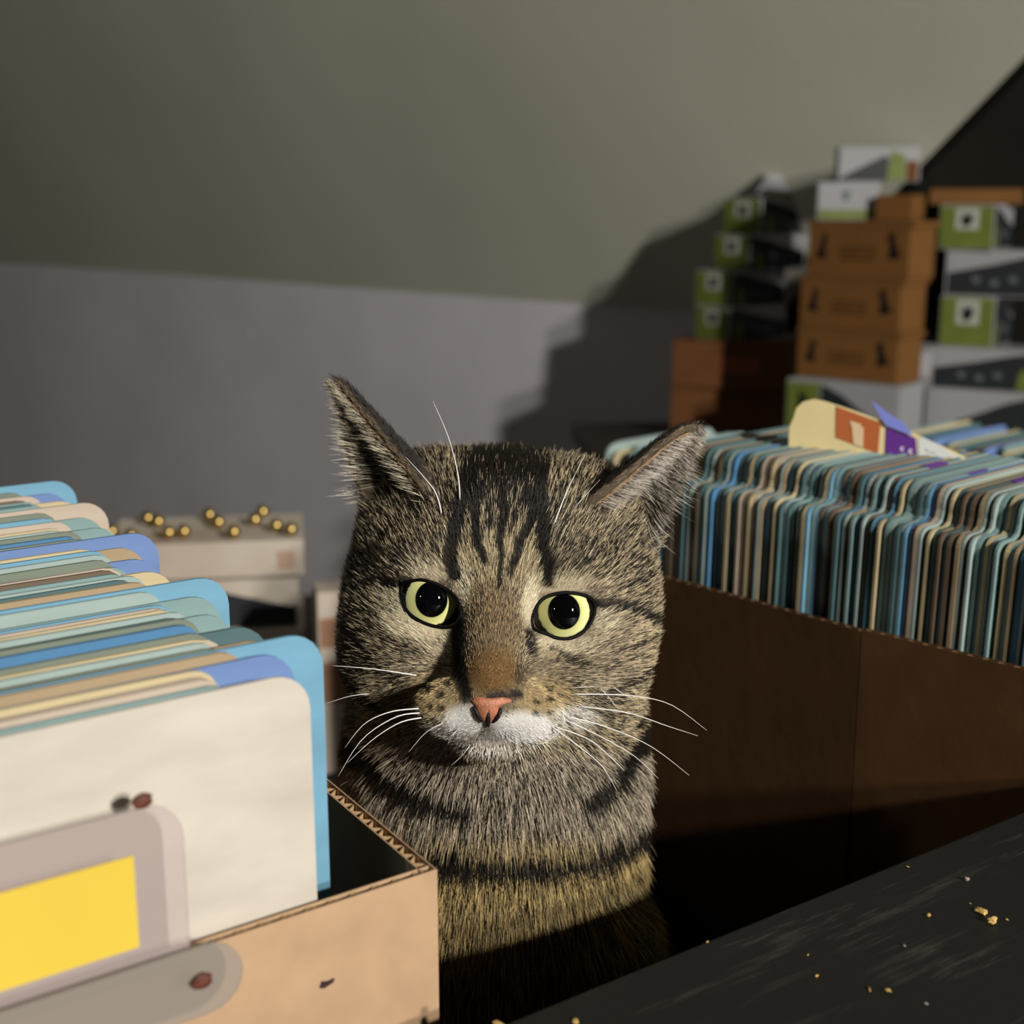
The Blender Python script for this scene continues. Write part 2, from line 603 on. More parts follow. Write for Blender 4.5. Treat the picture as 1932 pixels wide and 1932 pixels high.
weights = [('teal', 7), ('pale_teal', 9), ('blue', 2), ('sky_blue', 2), ('brown', 6), ('tan', 3), ('cream', 3), ('pink_cream', 1), ('dark_teal', 6)]
bag = [c for c, n in weights for _ in range(n)]
yb = -0.009
i = 0
Mrb = Matrix.Translation((RB0[0], RB0[1], TAB + 0.0032)) @ Matrix.Rotation(math.radians(42.4), 4, 'Z')
HR = BH + 0.058
prev = None
th_next = 0.0014
m_purple = mat('purple_sticker', (88, 52, 128), 0.5, 0.3)
while yb > -RLn + 0.019:
    c = random.choice(bag)
    if c == prev:
        c = random.choice(bag)
    prev = c
    th = th_next
    th_next = random.choice([0.0012, 0.0014, 0.0018])
    lab = '%s tabbed card in the creased brown box beside the black cabinet' % NICE[c]
    o = card('tab', c, HR, th, lab, 'index cards standing in the brown box, ' + NICE[c], 0.0)
    M = (Mrb @ Matrix.Translation((0.0075 + random.uniform(-.0012, .0018), yb, random.uniform(.0004, .0014)))
         @ Matrix.Rotation(0.03 + 0.008 * math.sin(yb * 15), 4, 'X') @ Matrix.Rotation(random.uniform(-.003, .003), 4, 'Y'))
    o.matrix_world = M
    if i in (60, 61, 72, 82, 83, 93, 94, 105, 112):
        st = mesh_obj('sticker', *boxv(0.050, 0.066, -th / 2 - .0001, th / 2 + .0001, HR - 0.010, HR + 0.0004), m_purple, o)
        st['label'] = 'purple sticker folded over the tab'
    yb -= (th + th_next) / 2 + random.uniform(0.00025, 0.0005)
    if i % 17 == 9:
        yb -= 0.0018
    i += 1

# ---- the tall cream divider with stickers, sticking out of the brown box
div = empty('divider_card')
tag(div, 'tall tilted cream divider with orange, purple and white stickers', 'card')
DY = 0.70
Dp = lambda x, y: pd(x, y, DY)
# plane: faces the viewer, through pixel (1660, 830) at depth 0.70
DN = np.array([-0.38, -0.925, 0.0]); DN /= np.linalg.norm(DN)
DX = np.array([-DN[1], DN[0], 0.0])
DO = pd(1660, 880, 0.665)


def dplane(px, py, off=0.0):
    r = ray(px, py)
    t = float(np.dot(DN, DO - np.array([0, 0, EYE])) + off) / float(np.dot(DN, r))
    w = r * t + np.array([0, 0, EYE])
    return float(np.dot(w - DO, DX)), float(w[2] - DO[2])


div.location = DO
div.rotation_euler = (0, 0, math.atan2(DX[1], DX[0]))
m_cream = mat('cream_card_stock', (216, 200, 150), 0.55, 0.25, 0.05, 30)
dp = [dplane(1487, 920), dplane(1880, 920), dplane(1880, 893), dplane(1800, 852), dplane(1700, 807), dplane(1600, 771), dplane(1556, 757), dplane(1535, 753), dplane(1515, 758),
      dplane(1503, 770), dplane(1497, 790), dplane(1490, 805), dplane(1488, 850)]
mesh_obj('card_body', *slab(dp, -0.0007, 0.0007), m_cream, div)


def sticker(name, pxs, material, y0=-0.0010, y1=-0.0008, parent=div):
    v, f = slab([dplane(*p) for p in pxs], y0, y1)
    return mesh_obj(name, v, f, material, parent)


so = sticker('orange_sticker', [(1577, 825), (1657, 855), (1662, 797), (1578, 766)], mat('orange_sticker', (168, 92, 50), 0.5))
so['label'] = 'orange sticker with a pale figure'
sticker('pale_figure', [(1611, 837), (1629, 844), (1630, 806), (1624, 804), (1626, 800), (1604, 793), (1608, 806)], mat('pale_print', (206, 182, 148), 0.5), -0.0013, -0.0011, div)
sticker('purple_sticker', [(1670, 859), (1715, 874), (1732, 874), (1728, 826), (1672, 806)], mat('violet_sticker', (92, 46, 132), 0.45))
for (cx, cy, r_) in ((1703, 846, 4.0), (1719, 851, 4.5)):            # two small white letters c and e
    outer = [(cx + r_ * math.cos(math.radians(a)), cy + r_ * math.sin(math.radians(a))) for a in range(40, 321, 35)]
    inner = [(cx + r_ * .55 * math.cos(math.radians(a)), cy + r_ * .55 * math.sin(math.radians(a))) for a in range(320, 39, -35)]
    sticker('letter', (outer + inner)[::-1], mat('white_print', (240, 236, 240), 0.5), -0.0013, -0.0011)
sticker('white_sticker', [(1735, 873), (1836, 873), (1800, 856), (1782, 845), (1742, 824), (1733, 828)], mat('white_sticker', (204, 208, 206), 0.4))
sticker('sticker_bar', [(1748, 850), (1768, 856), (1768, 851), (1748, 845)], mat('pale_grey_print', (196, 198, 196), 0.5), -0.0013, -0.0011)
fl = sticker('blue_flag', [(1672, 801), (1724, 822), (1705, 796), (1688, 786), (1668, 772), (1646, 755), (1655, 772)], mat('blue_flag', (120, 130, 204), 0.4), -0.0022, -0.0018)
fl['label'] = 'pale blue sticky flag curling off the divider'

# ---- two more boxes of cards further back
def far_box(cx, cy, rz, w, l, h, n, label, group, cols, hc):
    b = empty('card_tray', (cx, cy, TAB), math.radians(rz))
    tag(b, label, 'box')
    for (p0, p1, iw) in (((0, 0), (0, -l), (1, 0)), ((0, -l), (w, -l), (0, 1)), ((w, -l), (w, 0), (-1, 0)), ((w, 0), (0, 0), (0, -1))):
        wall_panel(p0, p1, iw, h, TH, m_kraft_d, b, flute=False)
    mesh_obj('bottom', *boxv(.005, w - .005, -l + .005, -.005, 0.0002, 0.003), m_kraft_d, b)
    Mb = Matrix.Translation((cx, cy, TAB + 0.0032)) @ Matrix.Rotation(math.radians(rz), 4, 'Z')
    for k in range(n):
        y = -0.012 - (l - 0.024) * k / (n - 1)
        c = cols[k % len(cols)]
        o = card('plain' if k % 3 else 'tab', c, hc, 0.0018, '%s %s card in %s' % (NICE[c], 'rounded' if k % 3 else 'tabbed', group), group + ', ' + NICE[c], 0.0)
        o.matrix_world = Mb @ Matrix.Translation((0.010 + random.uniform(0, .004), y, random.uniform(.0004, .006))) @ Matrix.Rotation(0.02, 4, 'X')


far_box(0.045, 1.02, 42.4, 0.15, 0.19, 0.185, 22, 'brown tray of pale teal cards between the cat and the brown cartons', 'the tray behind the cat', ['pale_teal', 'pale_teal', 'cream', 'pale_teal', 'teal'], 0.236)
far_box(0.29, 1.13, 42.4, 0.15, 0.22, 0.18, 26, 'brown tray of mixed cards behind the tall cream divider', 'the tray behind the cream divider', ['teal', 'cream', 'dark_teal', 'blue', 'brown', 'periwinkle'], 0.224)

# ------------------------------------------------------------------ cartons
m_orange = mat('orange_brown_carton', (112, 76, 38), 0.7, 0.2, 0.06, 20)
m_brown = mat('brown_carton', (98, 62, 34), 0.75, 0.15, 0.08, 20)
m_cwhite = mat('white_carton', (146, 147, 150), 0.55, 0.3, 0.04, 10)
m_green = mat('green_print', (102, 114, 48), 0.55, 0.3, 0.08, 40)
m_pblack = mat('black_print', (34, 37, 40), 0.5, 0.3)
m_pgrey = mat('grey_print', (84, 92, 96), 0.5, 0.3)
m_pwhite = mat('white_emblem_print', (168, 170, 160), 0.5, 0.3)
m_catink = mat('cat_ink', (24, 20, 18), 0.6, 0.2)
m_smudge = mat('brown_ink', (96, 62, 28), 0.7, 0.2, 0.3, 200)
CAT = [(.10, .0), (.62, .0), (.74, .10), (.86, .06), (.92, .14), (.80, .20), (.70, .24), (.66, .42), (.52, .58), (.46, .70), (.48, .84), (.40, .98), (.34, .86),
       (.24, .86), (.16, 1.0), (.10, .84), (.06, .72), (.14, .58), (.20, .40), (.14, .20)]
HEAD = [(.15, .05), (.4, 0), (.65, .05), (.85, .3), (.9, .62), (.8, 1.0), (.62, .78), (.38, .78), (.2, 1.0), (.1, .62), (.1, .3)]


def carton(name, label, cat, group, corner, rz, dims, material, prints=(), flap=None):
    """corner: near-bottom corner of the front face's left edge (world). Front face is local y = 0, looking to -y."""
    w, d, h = dims
    c = empty(name, corner, math.radians(rz))
    tag(c, label, cat, group)
    b = mesh_obj('body', *boxv(0, w, 0, d, 0, h), material, c)
    bevel(b, min(0.0012, h * .04), 2)
    for (pn, face, poly, m_, lift) in prints:
        e = 0.0003 + 0.0003 * lift
        if face == 'front':
            v_, f_ = slab([(u * w, t_ * h) for u, t_ in poly], -e, -0.00002)
        elif face == 'right':
            v_, f_ = slab([(u * d, t_ * h) for u, t_ in poly], -e, -0.00002)
            v_ = [(w - y, x, z) for x, y, z in v_]
        elif face == 'left':
            v_, f_ = slab([((1 - u) * d, t_ * h) for u, t_ in poly], -e, -0.00002)
            v_ = [(y, x, z) for x, y, z in v_]
        mesh_obj(pn, v_, f_, m_, c)
    if flap:
        v_, f_ = flap(w, d, h)
        mesh_obj('flap', v_, f_, material, c)
    return c


def sub(poly, x0, x1, z0, z1, mirror=False):
    return [((x1 - (x1 - x0) * u if mirror else x0 + (x1 - x0) * u), z0 + (z1 - z0) * v_) for u, v_ in poly]


SQ = [(0, 0), (1, 0), (1, 1), (0, 1)]


def green_end(face):
    return [('green_panel', face, sub(SQ, .02, .98, .03, .97), m_green, 0), ('white_patch', face, sub(SQ, .30, .72, .45, .92), m_pwhite, 1),
            ('cat_emblem', face, sub(HEAD, .38, .64, .52, .84), m_catink, 2)]


def swoosh_side(face, flip=False, seed=0):
    """black field under a rising white wedge, with a green tree and a few grey marks"""
    fx = (lambda p: [(1 - u, v_) for u, v_ in p][::-1]) if flip else (lambda p: p)
    out = [('black_panel', face, fx([(.02, .03), (.98, .03), (.98, .50), (.60, .68), (.30, .86), (.02, .97)]), m_pblack, 0),
           ('green_tree', face, fx([(.10, .06), (.24, .06), (.22, .40), (.18, .62), (.14, .40)]), m_green, 1)]
    for k, (a, b_) in enumerate(((.36, .30), (.52, .22), (.68, .28))):
        out.append(('grey_mark', face, fx(sub(HEAD, a, a + .09, b_, b_ + .18)), m_pgrey, 1))
    return out


def zat(px, py, d):
    return float(pd(px, py, d)[2])


# --- left stack: two brown cartons below, four green-and-black ones above, turned 45 degrees
d0 = 2.12
GL = 'green-ended cartons in the stack on the brown boxes'
zb_ = SHELF + 0.0005
c0 = pd(1300, 800, d0)
z_mid = zat(1380, 730, d0)
z_top = zat(1380, 640, d0)
xl, xr0 = pd(1268, 740, d0)[0], pd(1486, 740, d0)[0]
yy = pd(1380, 740, d0)[1]
for k, (za, zb2) in enumerate(((zb_, z_mid), (z_mid + 0.0004, z_top))):
    carton('brown_carton', ['plain brown carton at the foot of the green-ended stack', 'plain brown carton under the green-ended cartons'][k], 'carton', None,
           (xl, yy + 0.012 - 0.006 * k, za), -20 - 2 * k, ((xr0 - xl) * 1.02, 0.075, zb2 - za), m_brown,
           [('faded_print', 'front', sub(SQ, .4, .75, .35, .7), mat('faded_red_print', (124, 66, 40), .7), 0)] if k else ())
rows = [(1376, 574, 638), (1380, 506, 573), (1414, 438, 505), (1436, 368, 437)]
zprev = z_top + 0.0004
words = ['lowest', 'second', 'third', 'topmost']
for k, (xc, yt, ybm) in enumerate(rows):
    hgt = zat(xc, yt, d0 - .02) - zat(xc, ybm, d0 - .02)
    P0 = pd(xc, (yt + ybm) / 2, d0 - .05)
    # nearest corner at xc; the green end runs to the left-back, the long side to the right-back
    c = carton('pet_food_carton', 'green-ended carton, %s of the four on the brown cartons' % words[k], 'carton', GL, (P0[0], P0[1], zprev), 30,
               (0.128, 0.072, hgt), m_cwhite, green_end('left') + swoosh_side('front'))
    c.rotation_euler[2] = math.radians(38 + (k % 2) * 3)
    zprev += hgt + 0.0004
# loose pieces on top of that stack
P0 = pd(1440, 366, d0)
carton('white_carton', 'white carton with a small emblem lying on the topmost green-ended carton', 'carton', None, (P0[0] + .002, P0[1] - 0.02, zprev), 12, (0.098, 0.08, 0.034), m_cwhite,
       [('cat_emblem', 'front', sub(HEAD, .38, .52, .45, .85), m_pgrey, 0), ('green_strip', 'front', sub(SQ, .02, .98, .03, .2), m_green, 0)],
       flap=lambda w, d, h: slab([(-.020, .001), (0, .001), (0, .034)], .002, .004))

# --- middle stack: cat-print cartons on a green-and-black one
d1 = 1.88
P0 = pd(1508, 760, d1)
zz = SHELF + 0.0005
z1 = zat(1600, 712, d1)
W = 0.149


def cat_prints(mx):
    return [('cat_silhouette', 'front', sub(CAT, .06, .20, .32, .80, True), m_catink, 0), ('cat_silhouette', 'front', sub(CAT, .78, .94, .34, .84), m_catink, 0),
            ('text_block', 'front', sub(SQ, .33, .68, .30, .36), m_smudge, 0), ('text_block', 'front', sub(SQ, .33, .68, .40, .46), m_smudge, 0),
            ('text_block', 'front', sub(SQ, .33, .68, .50, .56), m_smudge, 0)]


base = carton('pet_food_carton', 'green, black and white carton under the cat-print cartons', 'carton', None, (P0[0] - 0.018, P0[1], zz), -38, (0.161, 0.08, z1 - zz), m_cwhite,
              [('green_panel', 'front', sub(SQ, .01, .30, .03, .97), m_green, 0)] + [(n_, f_, [(.3 + .7 * u, v_) for u, v_ in p_], m_, l_) for n_, f_, p_, m_, l_ in swoosh_side('front')] +
              [('cat_emblem', 'front', sub(HEAD, .10, .20, .6, .9), m_catink, 1)])
ys = [712, 617, 520, 415]
xo = [1507, 1509, 1522]
zprev = z1 + 0.0004
for k in range(3):
    hgt = zat(1600, ys[k + 1], d1) - zat(1600, ys[k], d1) - 0.0004
    Pk = pd(xo[k], 600, d1 - 0.004 * k)
    c = carton('cat_print_carton', 'orange-brown carton with black cat prints, %s of three' % ['lowest', 'middle', 'topmost'][k], 'carton', 'cat-print cartons in the middle stack',
               (Pk[0], pd(xo[k], 600, d1)[1], zprev), -42 - k, (W, 0.068, hgt), m_orange, cat_prints(k))
    mesh_obj('lid_edge', *boxv(-.001, W + .004, -.001, .069, hgt * .90, hgt - .0002), m_orange, c)
    zprev += hgt + 0.0004
P0 = pd(1544, 415, d1)
carton('white_carton', 'white carton with a green base strip on the topmost cat-print carton', 'carton', None, (P0[0], P0[1] + 0.01, zprev), -10, (0.082, 0.045, 0.050), m_cwhite,
       [('cat_emblem', 'front', sub(HEAD, .38, .54, .50, .80), m_pgrey, 0), ('green_strip', 'front', sub(SQ, .02, .98, .03, .26), m_green, 0)])
P1 = pd(1640, 415, d1)
carton('brown_carton', 'small brown carton at the edge of the topmost cat-print carton', 'carton', None, (P1[0] + .002, P1[1] - 0.022, zprev), -40, (0.052, 0.04, 0.033), m_orange)
# the striped carton balancing behind the two white ones
P2 = pd(1566, 350, d1 + 0.05)
zl = zprev + 0.0504
carton('pet_food_carton', 'white and black carton resting across the white carton and its neighbours', 'carton', None, (P2[0], P0[1] + 0.014, zl), -6, (0.108, 0.044, 0.046), m_cwhite,
       [('black_panel', 'front', [(.02, .03), (.60, .03), (.62, .70), (.55, .74), (.02, .12)], m_pblack, 0), ('green_panel', 'front', [(.60, .03), (.82, .03), (.82, .75), (.64, .9)], m_green, 1),
        ('brown_panel', 'front', sub(SQ, .83, .98, .03, .6), m_brown, 0)])

# --- right stack: green-and-black cartons turned this way and that
d2 = 1.85
GR = 'green-and-black cartons in the stack by the dark wall'
spec = [(1757, 735, 815, 'side'), (1763, 655, 733, 'side'), (1775, 557, 636, 'end'), (1778, 470, 552, 'side'), (1762, 386, 468, 'end')]
zprev = SHELF + 0.0005
spec[0] = (1757, 735, None, 'side')
nm = ['lowest', 'second', 'third', 'fourth', 'topmost']
for k, (xc, yt, ybm, kind) in enumerate(spec):
    ztop = zat(xc, yt, d2)
    hgt = ztop - zprev
    if kind == 'side':
        P0 = pd(xc, 600, d2)
        carton('pet_food_carton', 'green-and-black carton, %s in the stack by the dark wall' % nm[k], 'carton', GR, (P0[0], P0[1], zprev), -30, (0.146, 0.08, hgt), m_cwhite,
               swoosh_side('front', True))
    else:
        P0 = pd(xc, 600, d2)
        carton('pet_food_carton', 'green-fronted carton, %s in the stack by the dark wall' % nm[k], 'carton', GR, (P0[0], P0[1] + .004, zprev), -34, (0.072, 0.09, hgt), m_cwhite,
               green_end('front') + swoosh_side('right'))
    zprev = ztop + 0.0004
P0 = pd(1722, 380, d2)
carton('orange_carton', 'flat orange-brown carton on top of the stack by the dark wall', 'carton', None, (P0[0] + .026, P0[1] + .012, zprev), -24, (0.118, 0.07, 0.020), m_orange)
P0 = pd(1662, 405, d1 - .06)

# --- stack of pale cartons with brass beads behind the tan box
d3 = 1.12
P0 = pd(575, 1050, d3)
zt_ = zat(575, 1016, d3)
m_pale = mat('pale_tray_carton', (184, 177, 165), 0.7, 0.2, 0.06, 8, color2=(166, 150, 136))
hs_ = [0.047, 0.046, zt_ - 0.030 - TAB - 0.0015 - 0.047 - 0.046]
zc = TAB + 0.0004
xs = [.004, -.004, -.006]
hs_ = hs_[::-1]
hh = [zt_ - 0.031 - 0.094 - TAB, 0.047, 0.047, 0.031]
names = ['white and black carton on the table under the bead tray stack', 'white and black carton second from the bottom under the bead tray',
         'white and black carton directly under the bead tray']
for k in range(3):
    hgt = hh[k] - 0.0004
    carton('pet_food_carton', names[k], 'carton', 'white and black cartons behind the tan box', (P0[0] - 0.156 + [-.0, -.002, -.006][k], P0[1] - 0.02 + .004 * k, zc), 9, (0.156, 0.10, hgt), m_pale,
           [('black_panel', 'front', [(.02, .03), (.98, .03), (.98, .36), (.55, .74), (.35, .80), (.02, .74)], m_pblack, 0)] +
           [('grey_mark', 'front', sub(HEAD, a, a + .08, .3, .5), m_smudge, 1) for a in (.42, .55)])
    zc += hgt + 0.0004
tray = carton('bead_tray', 'shallow pale carton holding brass beads on top of the white and black cartons', 'tray', None, (P0[0] - 0.155, P0[1] - 0.022, zc), 9, (0.156, 0.10, 0.030), m_pale,
              [('rust_stain', 'front', sub(SQ, .86, .95, .2, .7), mat('rust_print', (160, 134, 116), .7), 0)])
ztray = zc + 0.030
m_brass = mat('brass', (196, 168, 104), 0.3, 0.5, metal=1.0)
bm = bmesh.new()
bmesh.ops.create_uvsphere(bm, u_segments=16, v_segments=10, radius=0.0056)
for v_ in bm.verts:                                   # a ring at the pole, like a tiny bell
    if v_.co.z > 0.0054:
        v_.co.z += 0.0008
bead = bpy.data.meshes.new('brass_bead')
bm.to_mesh(bead)
bm.free()
bead.materials.append(m_brass)
for p in bead.polygons:
    p.use_smooth = True
ux = ang(9)
uy = ang(99)
spots = [(-.150, .030), (-.133, .012), (-.116, .060), (-.104, .018), (-.092, .020), (-.066, .050), (-.052, .012), (-.036, .055), (-.030, .085), (-.018, .030), (-.006, .014), (-.126, .075), (-.075, .08)]
TB = np.array([P0[0] - 0.155, P0[1] - 0.022, 0]) + ux * 0.156
for (a, b_) in spots:
    o = bpy.data.objects.new('brass_bead', bead)
    COL.objects.link(o)
    w = TB + ux * (a - .004) + uy * b_
    o.location = (w[0], w[1], ztray + 0.0056)
    tag(o, 'small round brass bead lying on the pale tray', 'bead', 'brass beads on the pale tray')
P0 = pd(596, 1090, 1.0)
carton('printed_carton', 'upright carton with rust and white print between the tray stack and the cat', 'carton', None, (P0[0], P0[1], TAB + 0.0004), 14, (0.034, 0.03, zat(600, 1122, 1.0) - TAB), m_pale,
       [('rust_patch', 'front', sub(SQ, .05, .95, .40, .62), mat('rust_print2', (140, 104, 82), .7), 0), ('rust_patch', 'front', sub(SQ, .05, .95, .70, .86), mat('rust_print2', (140, 104, 82), .7), 0)])

# ------------------------------------------------------------------ crumbs on the black board
m_crumb = mat('bread_crumb', (206, 172, 104), 0.8, 0.2, 0.2, 400)
cr = [(1850, 1722, 15, 1), (1872, 1743, 15, 2), (1712, 1636, 4, 0), (1824, 1662, 9, 3), (1752, 1729, 7, 4), (1335, 1778, 4, 0), (1540, 1843, 5, 1), (1676, 1872, 8, 4),
      (1640, 1868, 6, 2), (1706, 1786, 5, 3), (1900, 1737, 5, 0), (1830, 1705, 3, 2), (1524, 1803, 3, 1), (1748, 1895, 5, 3), (917, 1929, 17, 1), (1085, 1928, 9, 2)]
m_crumb2 = mat('grey_crumb', (150, 138, 128), 0.85, 0.2)
for (px, py, s, kk) in cr:
    P = pz(px, py, PLANK)
    if (px, py) == (917, 1929):
        P = P + np.array([0.004, -0.004, 0])
    r_ = s * 0.35 / FPX / 1.7
    bm = bmesh.new()
    bmesh.ops.create_icosphere(bm, subdivisions=2, radius=1.0)
    rr_ = random.Random(px)
    ph = [rr_.uniform(0, 6) for _ in range(6)]
    for v_ in bm.verts:
        k_ = 1 + .28 * math.sin(3 * v_.co.x + ph[0]) + .22 * math.sin(4 * v_.co.y + ph[1]) + .18 * math.sin(5 * v_.co.z + ph[2]) + .1 * math.sin(9 * v_.co.x + ph[3])
        v_.co *= k_ * r_
        v_.co.x *= 1.5
        v_.co.z *= 0.7
    zmin = min(v_.co.z for v_ in bm.verts)
    me = bpy.data.meshes.new('crumb')
    bm.to_mesh(me)
    bm.free()
    me.materials.append(m_crumb2 if kk == 3 else m_crumb)
    o = bpy.data.objects.new('crumb', me)
    COL.objects.link(o)
    o.location = (P[0], P[1], PLANK - zmin)
    o.rotation_euler = (0, 0, rr_.uniform(0, 3))
    big = s > 12
    tag(o, 'grey speck of crumb on the black cabinet top' if kk == 3 else ('large yellow crumb on the black cabinet top' if big else 'tiny yellow crumb on the black cabinet top'),
        'crumb', 'grey crumbs' if kk == 3 else ('large crumbs' if big else 'tiny crumbs'))

# ------------------------------------------------------------------ the cat
# built in a frame aligned with the cat's own head: x right, y up, d depth away from the viewer (cm)
CATD = 46.2                                   # depth of the eye surface


def to_world(Q):
    """Q: (n, 3) array of (x, y, d) in cm -> world metres"""
    Q = np.atleast_2d(Q) / 100.0
    X, Y, D = Q[:, 0], Q[:, 1], Q[:, 2]
    return np.stack([X, D * CP + Y * SP, Y * CP - D * SP + EYE], 1)


def from_world(P):
    P = np.atleast_2d(np.array(P, float))
    y, z = P[:, 1], P[:, 2] - EYE
    return np.stack([P[:, 0], y * SP + z * CP, y * CP - z * SP], 1) * 100.0


def pp(px, py, d):
    return np.array([(px - 966) / FPX * d, -(py - 966) / FPX * d, d])


ROLL = math.radians(4.3)
HO = pp(937, 1148, CATD)
EU = np.array([math.cos(ROLL), -math.sin(ROLL), 0])
EV = np.array([math.sin(ROLL), math.cos(ROLL), 0])
EW = np.array([0, 0, -1.0])


def hp(u, v_, w):
    return HO + EU * u + EV * v_ + EW * w


def to_head(Q):
    d = Q - HO
    return np.stack([d @ EU, d @ EV, d @ EW], 1)


H = 0.19                                       # voxel size (cm)
BB0 = np.array([-11.5, -36.0, 41.5])
BB1 = np.array([15.0, 11.0, 79.0])
NX = np.ceil((BB1 - BB0) / H).astype(int)
FIELD = np.full(tuple(NX), 9.0, dtype=np.float32)
AX = [BB0[i] + H * np.arange(NX[i]) for i in range(3)]


def local(lo, hi):
    sl = []
    for i in range(3):
        a = max(0, int((lo[i] - BB0[i]) / H))
        b = min(NX[i], int((hi[i] - BB0[i]) / H) + 2)
        sl.append(slice(a, b))
    g = np.meshgrid(AX[0][sl[0]], AX[1][sl[1]], AX[2][sl[2]], indexing='ij')
    return tuple(sl), g


def smin(a, b, k):
    h = np.clip(0.5 + 0.5 * (b - a) / k, 0, 1)
    return b + (a - b) * h - k * h * (1 - h)


def add_ell(c, r, axes=None, k=0.8):
    c = np.asarray(c, float)
    r = np.asarray(r, float)
    R = r.max() + 2.2
    sl, g = local(c - R, c + R)
    if FIELD[sl].size == 0:
        return
    q = [g[i] - c[i] for i in range(3)]
    if axes is not None:
        q = [q[0] * a[0] + q[1] * a[1] + q[2] * a[2] for a in axes]
    k0 = np.sqrt(sum((q[i] / r[i]) ** 2 for i in range(3)))
    k1 = np.sqrt(sum((q[i] / r[i] ** 2) ** 2 for i in range(3))) + 1e-6
    f_ = k0 * (k0 - 1.0) / k1
    FIELD[sl] = smin(FIELD[sl], f_, k)


def add_cap(a, b, ra, rb, k=0.8):
    a = np.asarray(a, float)
    b = np.asarray(b, float)
    R = max(ra, rb) + 2.2
    sl, g = local(np.minimum(a, b) - R, np.maximum(a, b) + R)
    if FIELD[sl].size == 0:
        return
    ab = b - a
    L2 = (ab ** 2).sum()
    t = np.clip(sum((g[i] - a[i]) * ab[i] for i in range(3)) / L2, 0, 1)
    dd_ = np.sqrt(sum((g[i] - a[i] - ab[i] * t) ** 2 for i in range(3)))
    FIELD[sl] = smin(FIELD[sl], dd_ - (ra + (rb - ra) * t), k)


HAX = (EU, EV, EW)


def ell_h(u, v_, w, r, k=0.8):
    add_ell(hp(u, v_, w), r, HAX, k)


def W3(x, y, z):
    return from_world([(x, y, z + EYE)])[0]


WAX = (np.array([1.0, 0, 0]), np.array([0, SP, CP]), np.array([0, CP, -SP]))   # world x, y(fwd), z in the cat frame
# (rows: cat-frame direction of world x / y / z)
WAX = (from_world([(1, 0, EYE)])[0] / 100, from_world([(0, 1, EYE)])[0] / 100, from_world([(0, 0, EYE + 1)])[0] / 100)


def ell_w(x, y, z, r, k=1.5):
    add_ell(W3(x, y, z), np.array(r) * 100, WAX, k)


def cap_w(a, b, ra, rb, k=1.2):
    add_cap(W3(*a), W3(*b), ra * 100, rb * 100, k)


# body first
TZ = TAB - EYE
ell_w(-.006, .500, -.218, (.056, .052, .072), 2.0)          # chest
ell_w(-.006, .503, -.275, (.055, .052, .065), 2.0)
ell_w(-.012, .565, -.300, (.060, .080, .088), 2.0)           # trunk
ell_w(-.014, .605, -.345, (.070, .080, .070), 2.0)           # rump
cap_w((0, .525, -.165), (-.012, .600, -.270), .044, .058, 2.0)
for s_ in (-1, 1):
    cap_w((.030 * s_, .478, -.275), (.028 * s_, .458, -.398), .023, .0150, 1.0)   # foreleg
    ell_w(.028 * s_, .447, -.4065, (.0170, .0250, .0125), .5)
    ell_w(.056 * s_ - .012, .575, -.362, (.030, .058, .050), 1.2)                 # thigh
    ell_w(.054 * s_ - .010, .515, -.4070, (.0165, .0330, .0120), .8)              # hind paw
    for tz in (-1, 0, 1):
        ell_w(.028 * s_ + .0095 * tz, .428, -.4105, (.0052, .0085, .0080), .3)    # toes
tail = [(-.01, .670, -.395), (.025, .664, -.403), (.050, .632, -.404), (.062, .590, -.404), (.060, .540, -.404)]
for a, b in zip(tail[:-1], tail[1:]):
    cap_w(a, b, .0135, .0130, .6)
# neck ruff
add_cap(hp(.1, -1.5, -5.2), W3(-.007, .503, -.205), 5.2, 5.3, 1.6)
# head
ell_h(0.15, 1.0, -4.6, (5.0, 4.6, 4.2), 1.2)
ell_h(0, 2.5, -2.9, (3.4, 2.4, 2.2), 1.0)
for s_ in (-1, 1):
    ell_h(3.3 * s_, -1.9, -3.5, (2.2, 2.4, 2.4), 1.2)       # cheek
    ell_h(3.75 * s_ + .15, .2, -4.6, (1.9, 2.9, 2.3), 1.0)      # temple
    ell_h(3.0 * s_ + .1, 3.1, -5.0, (2.1, 2.1, 2.2), 1.2)      # crown beside the ears
    ell_h(2.4 * s_, -1.7, -1.9, (1.6, 1.3, 1.4), .8)        # cheek bone
    ell_h(2.35 * s_, 1.45, -1.75, (1.7, .95, 1.2), .7)      # brow
    ell_h(2.2 * s_, 0.0, -1.75, (1.50, 1.45, 1.45), .4)     # lids over the eyeball
    ell_h(1.15 * s_, -3.35, 0.75, (1.35, 1.0, 1.15), .5)    # whisker pad
add_cap(hp(0, 1.0, -1.2), hp(0, -2.55, 1.35), 1.20, .95, .8)    # bridge of the nose
ell_h(0, -2.95, 1.50, (1.05, .75, .75), .4)                 # nose tip
ell_h(0, -4.35, 0.30, (1.25, .75, 1.0), .4)                 # chin


# ears: a curved sheet between the outer and the inner edge, bulging backwards
def spline(pts, n):
    pts = np.array(pts, float)
    t = np.linspace(0, len(pts) - 1, n)
    out = []
    for x in t:
        i = min(int(x), len(pts) - 2)
        f_ = x - i
        p0, p1, p2, p3 = pts[max(i - 1, 0)], pts[i], pts[i + 1], pts[min(i + 2, len(pts) - 1)]
        out.append(.5 * ((2 * p1) + (-p0 + p2) * f_ + (2 * p0 - 5 * p1 + 4 * p2 - p3) * f_ ** 2 + (-p0 + 3 * p1 - 3 * p2 + p3) * f_ ** 3))
    return np.array(out)


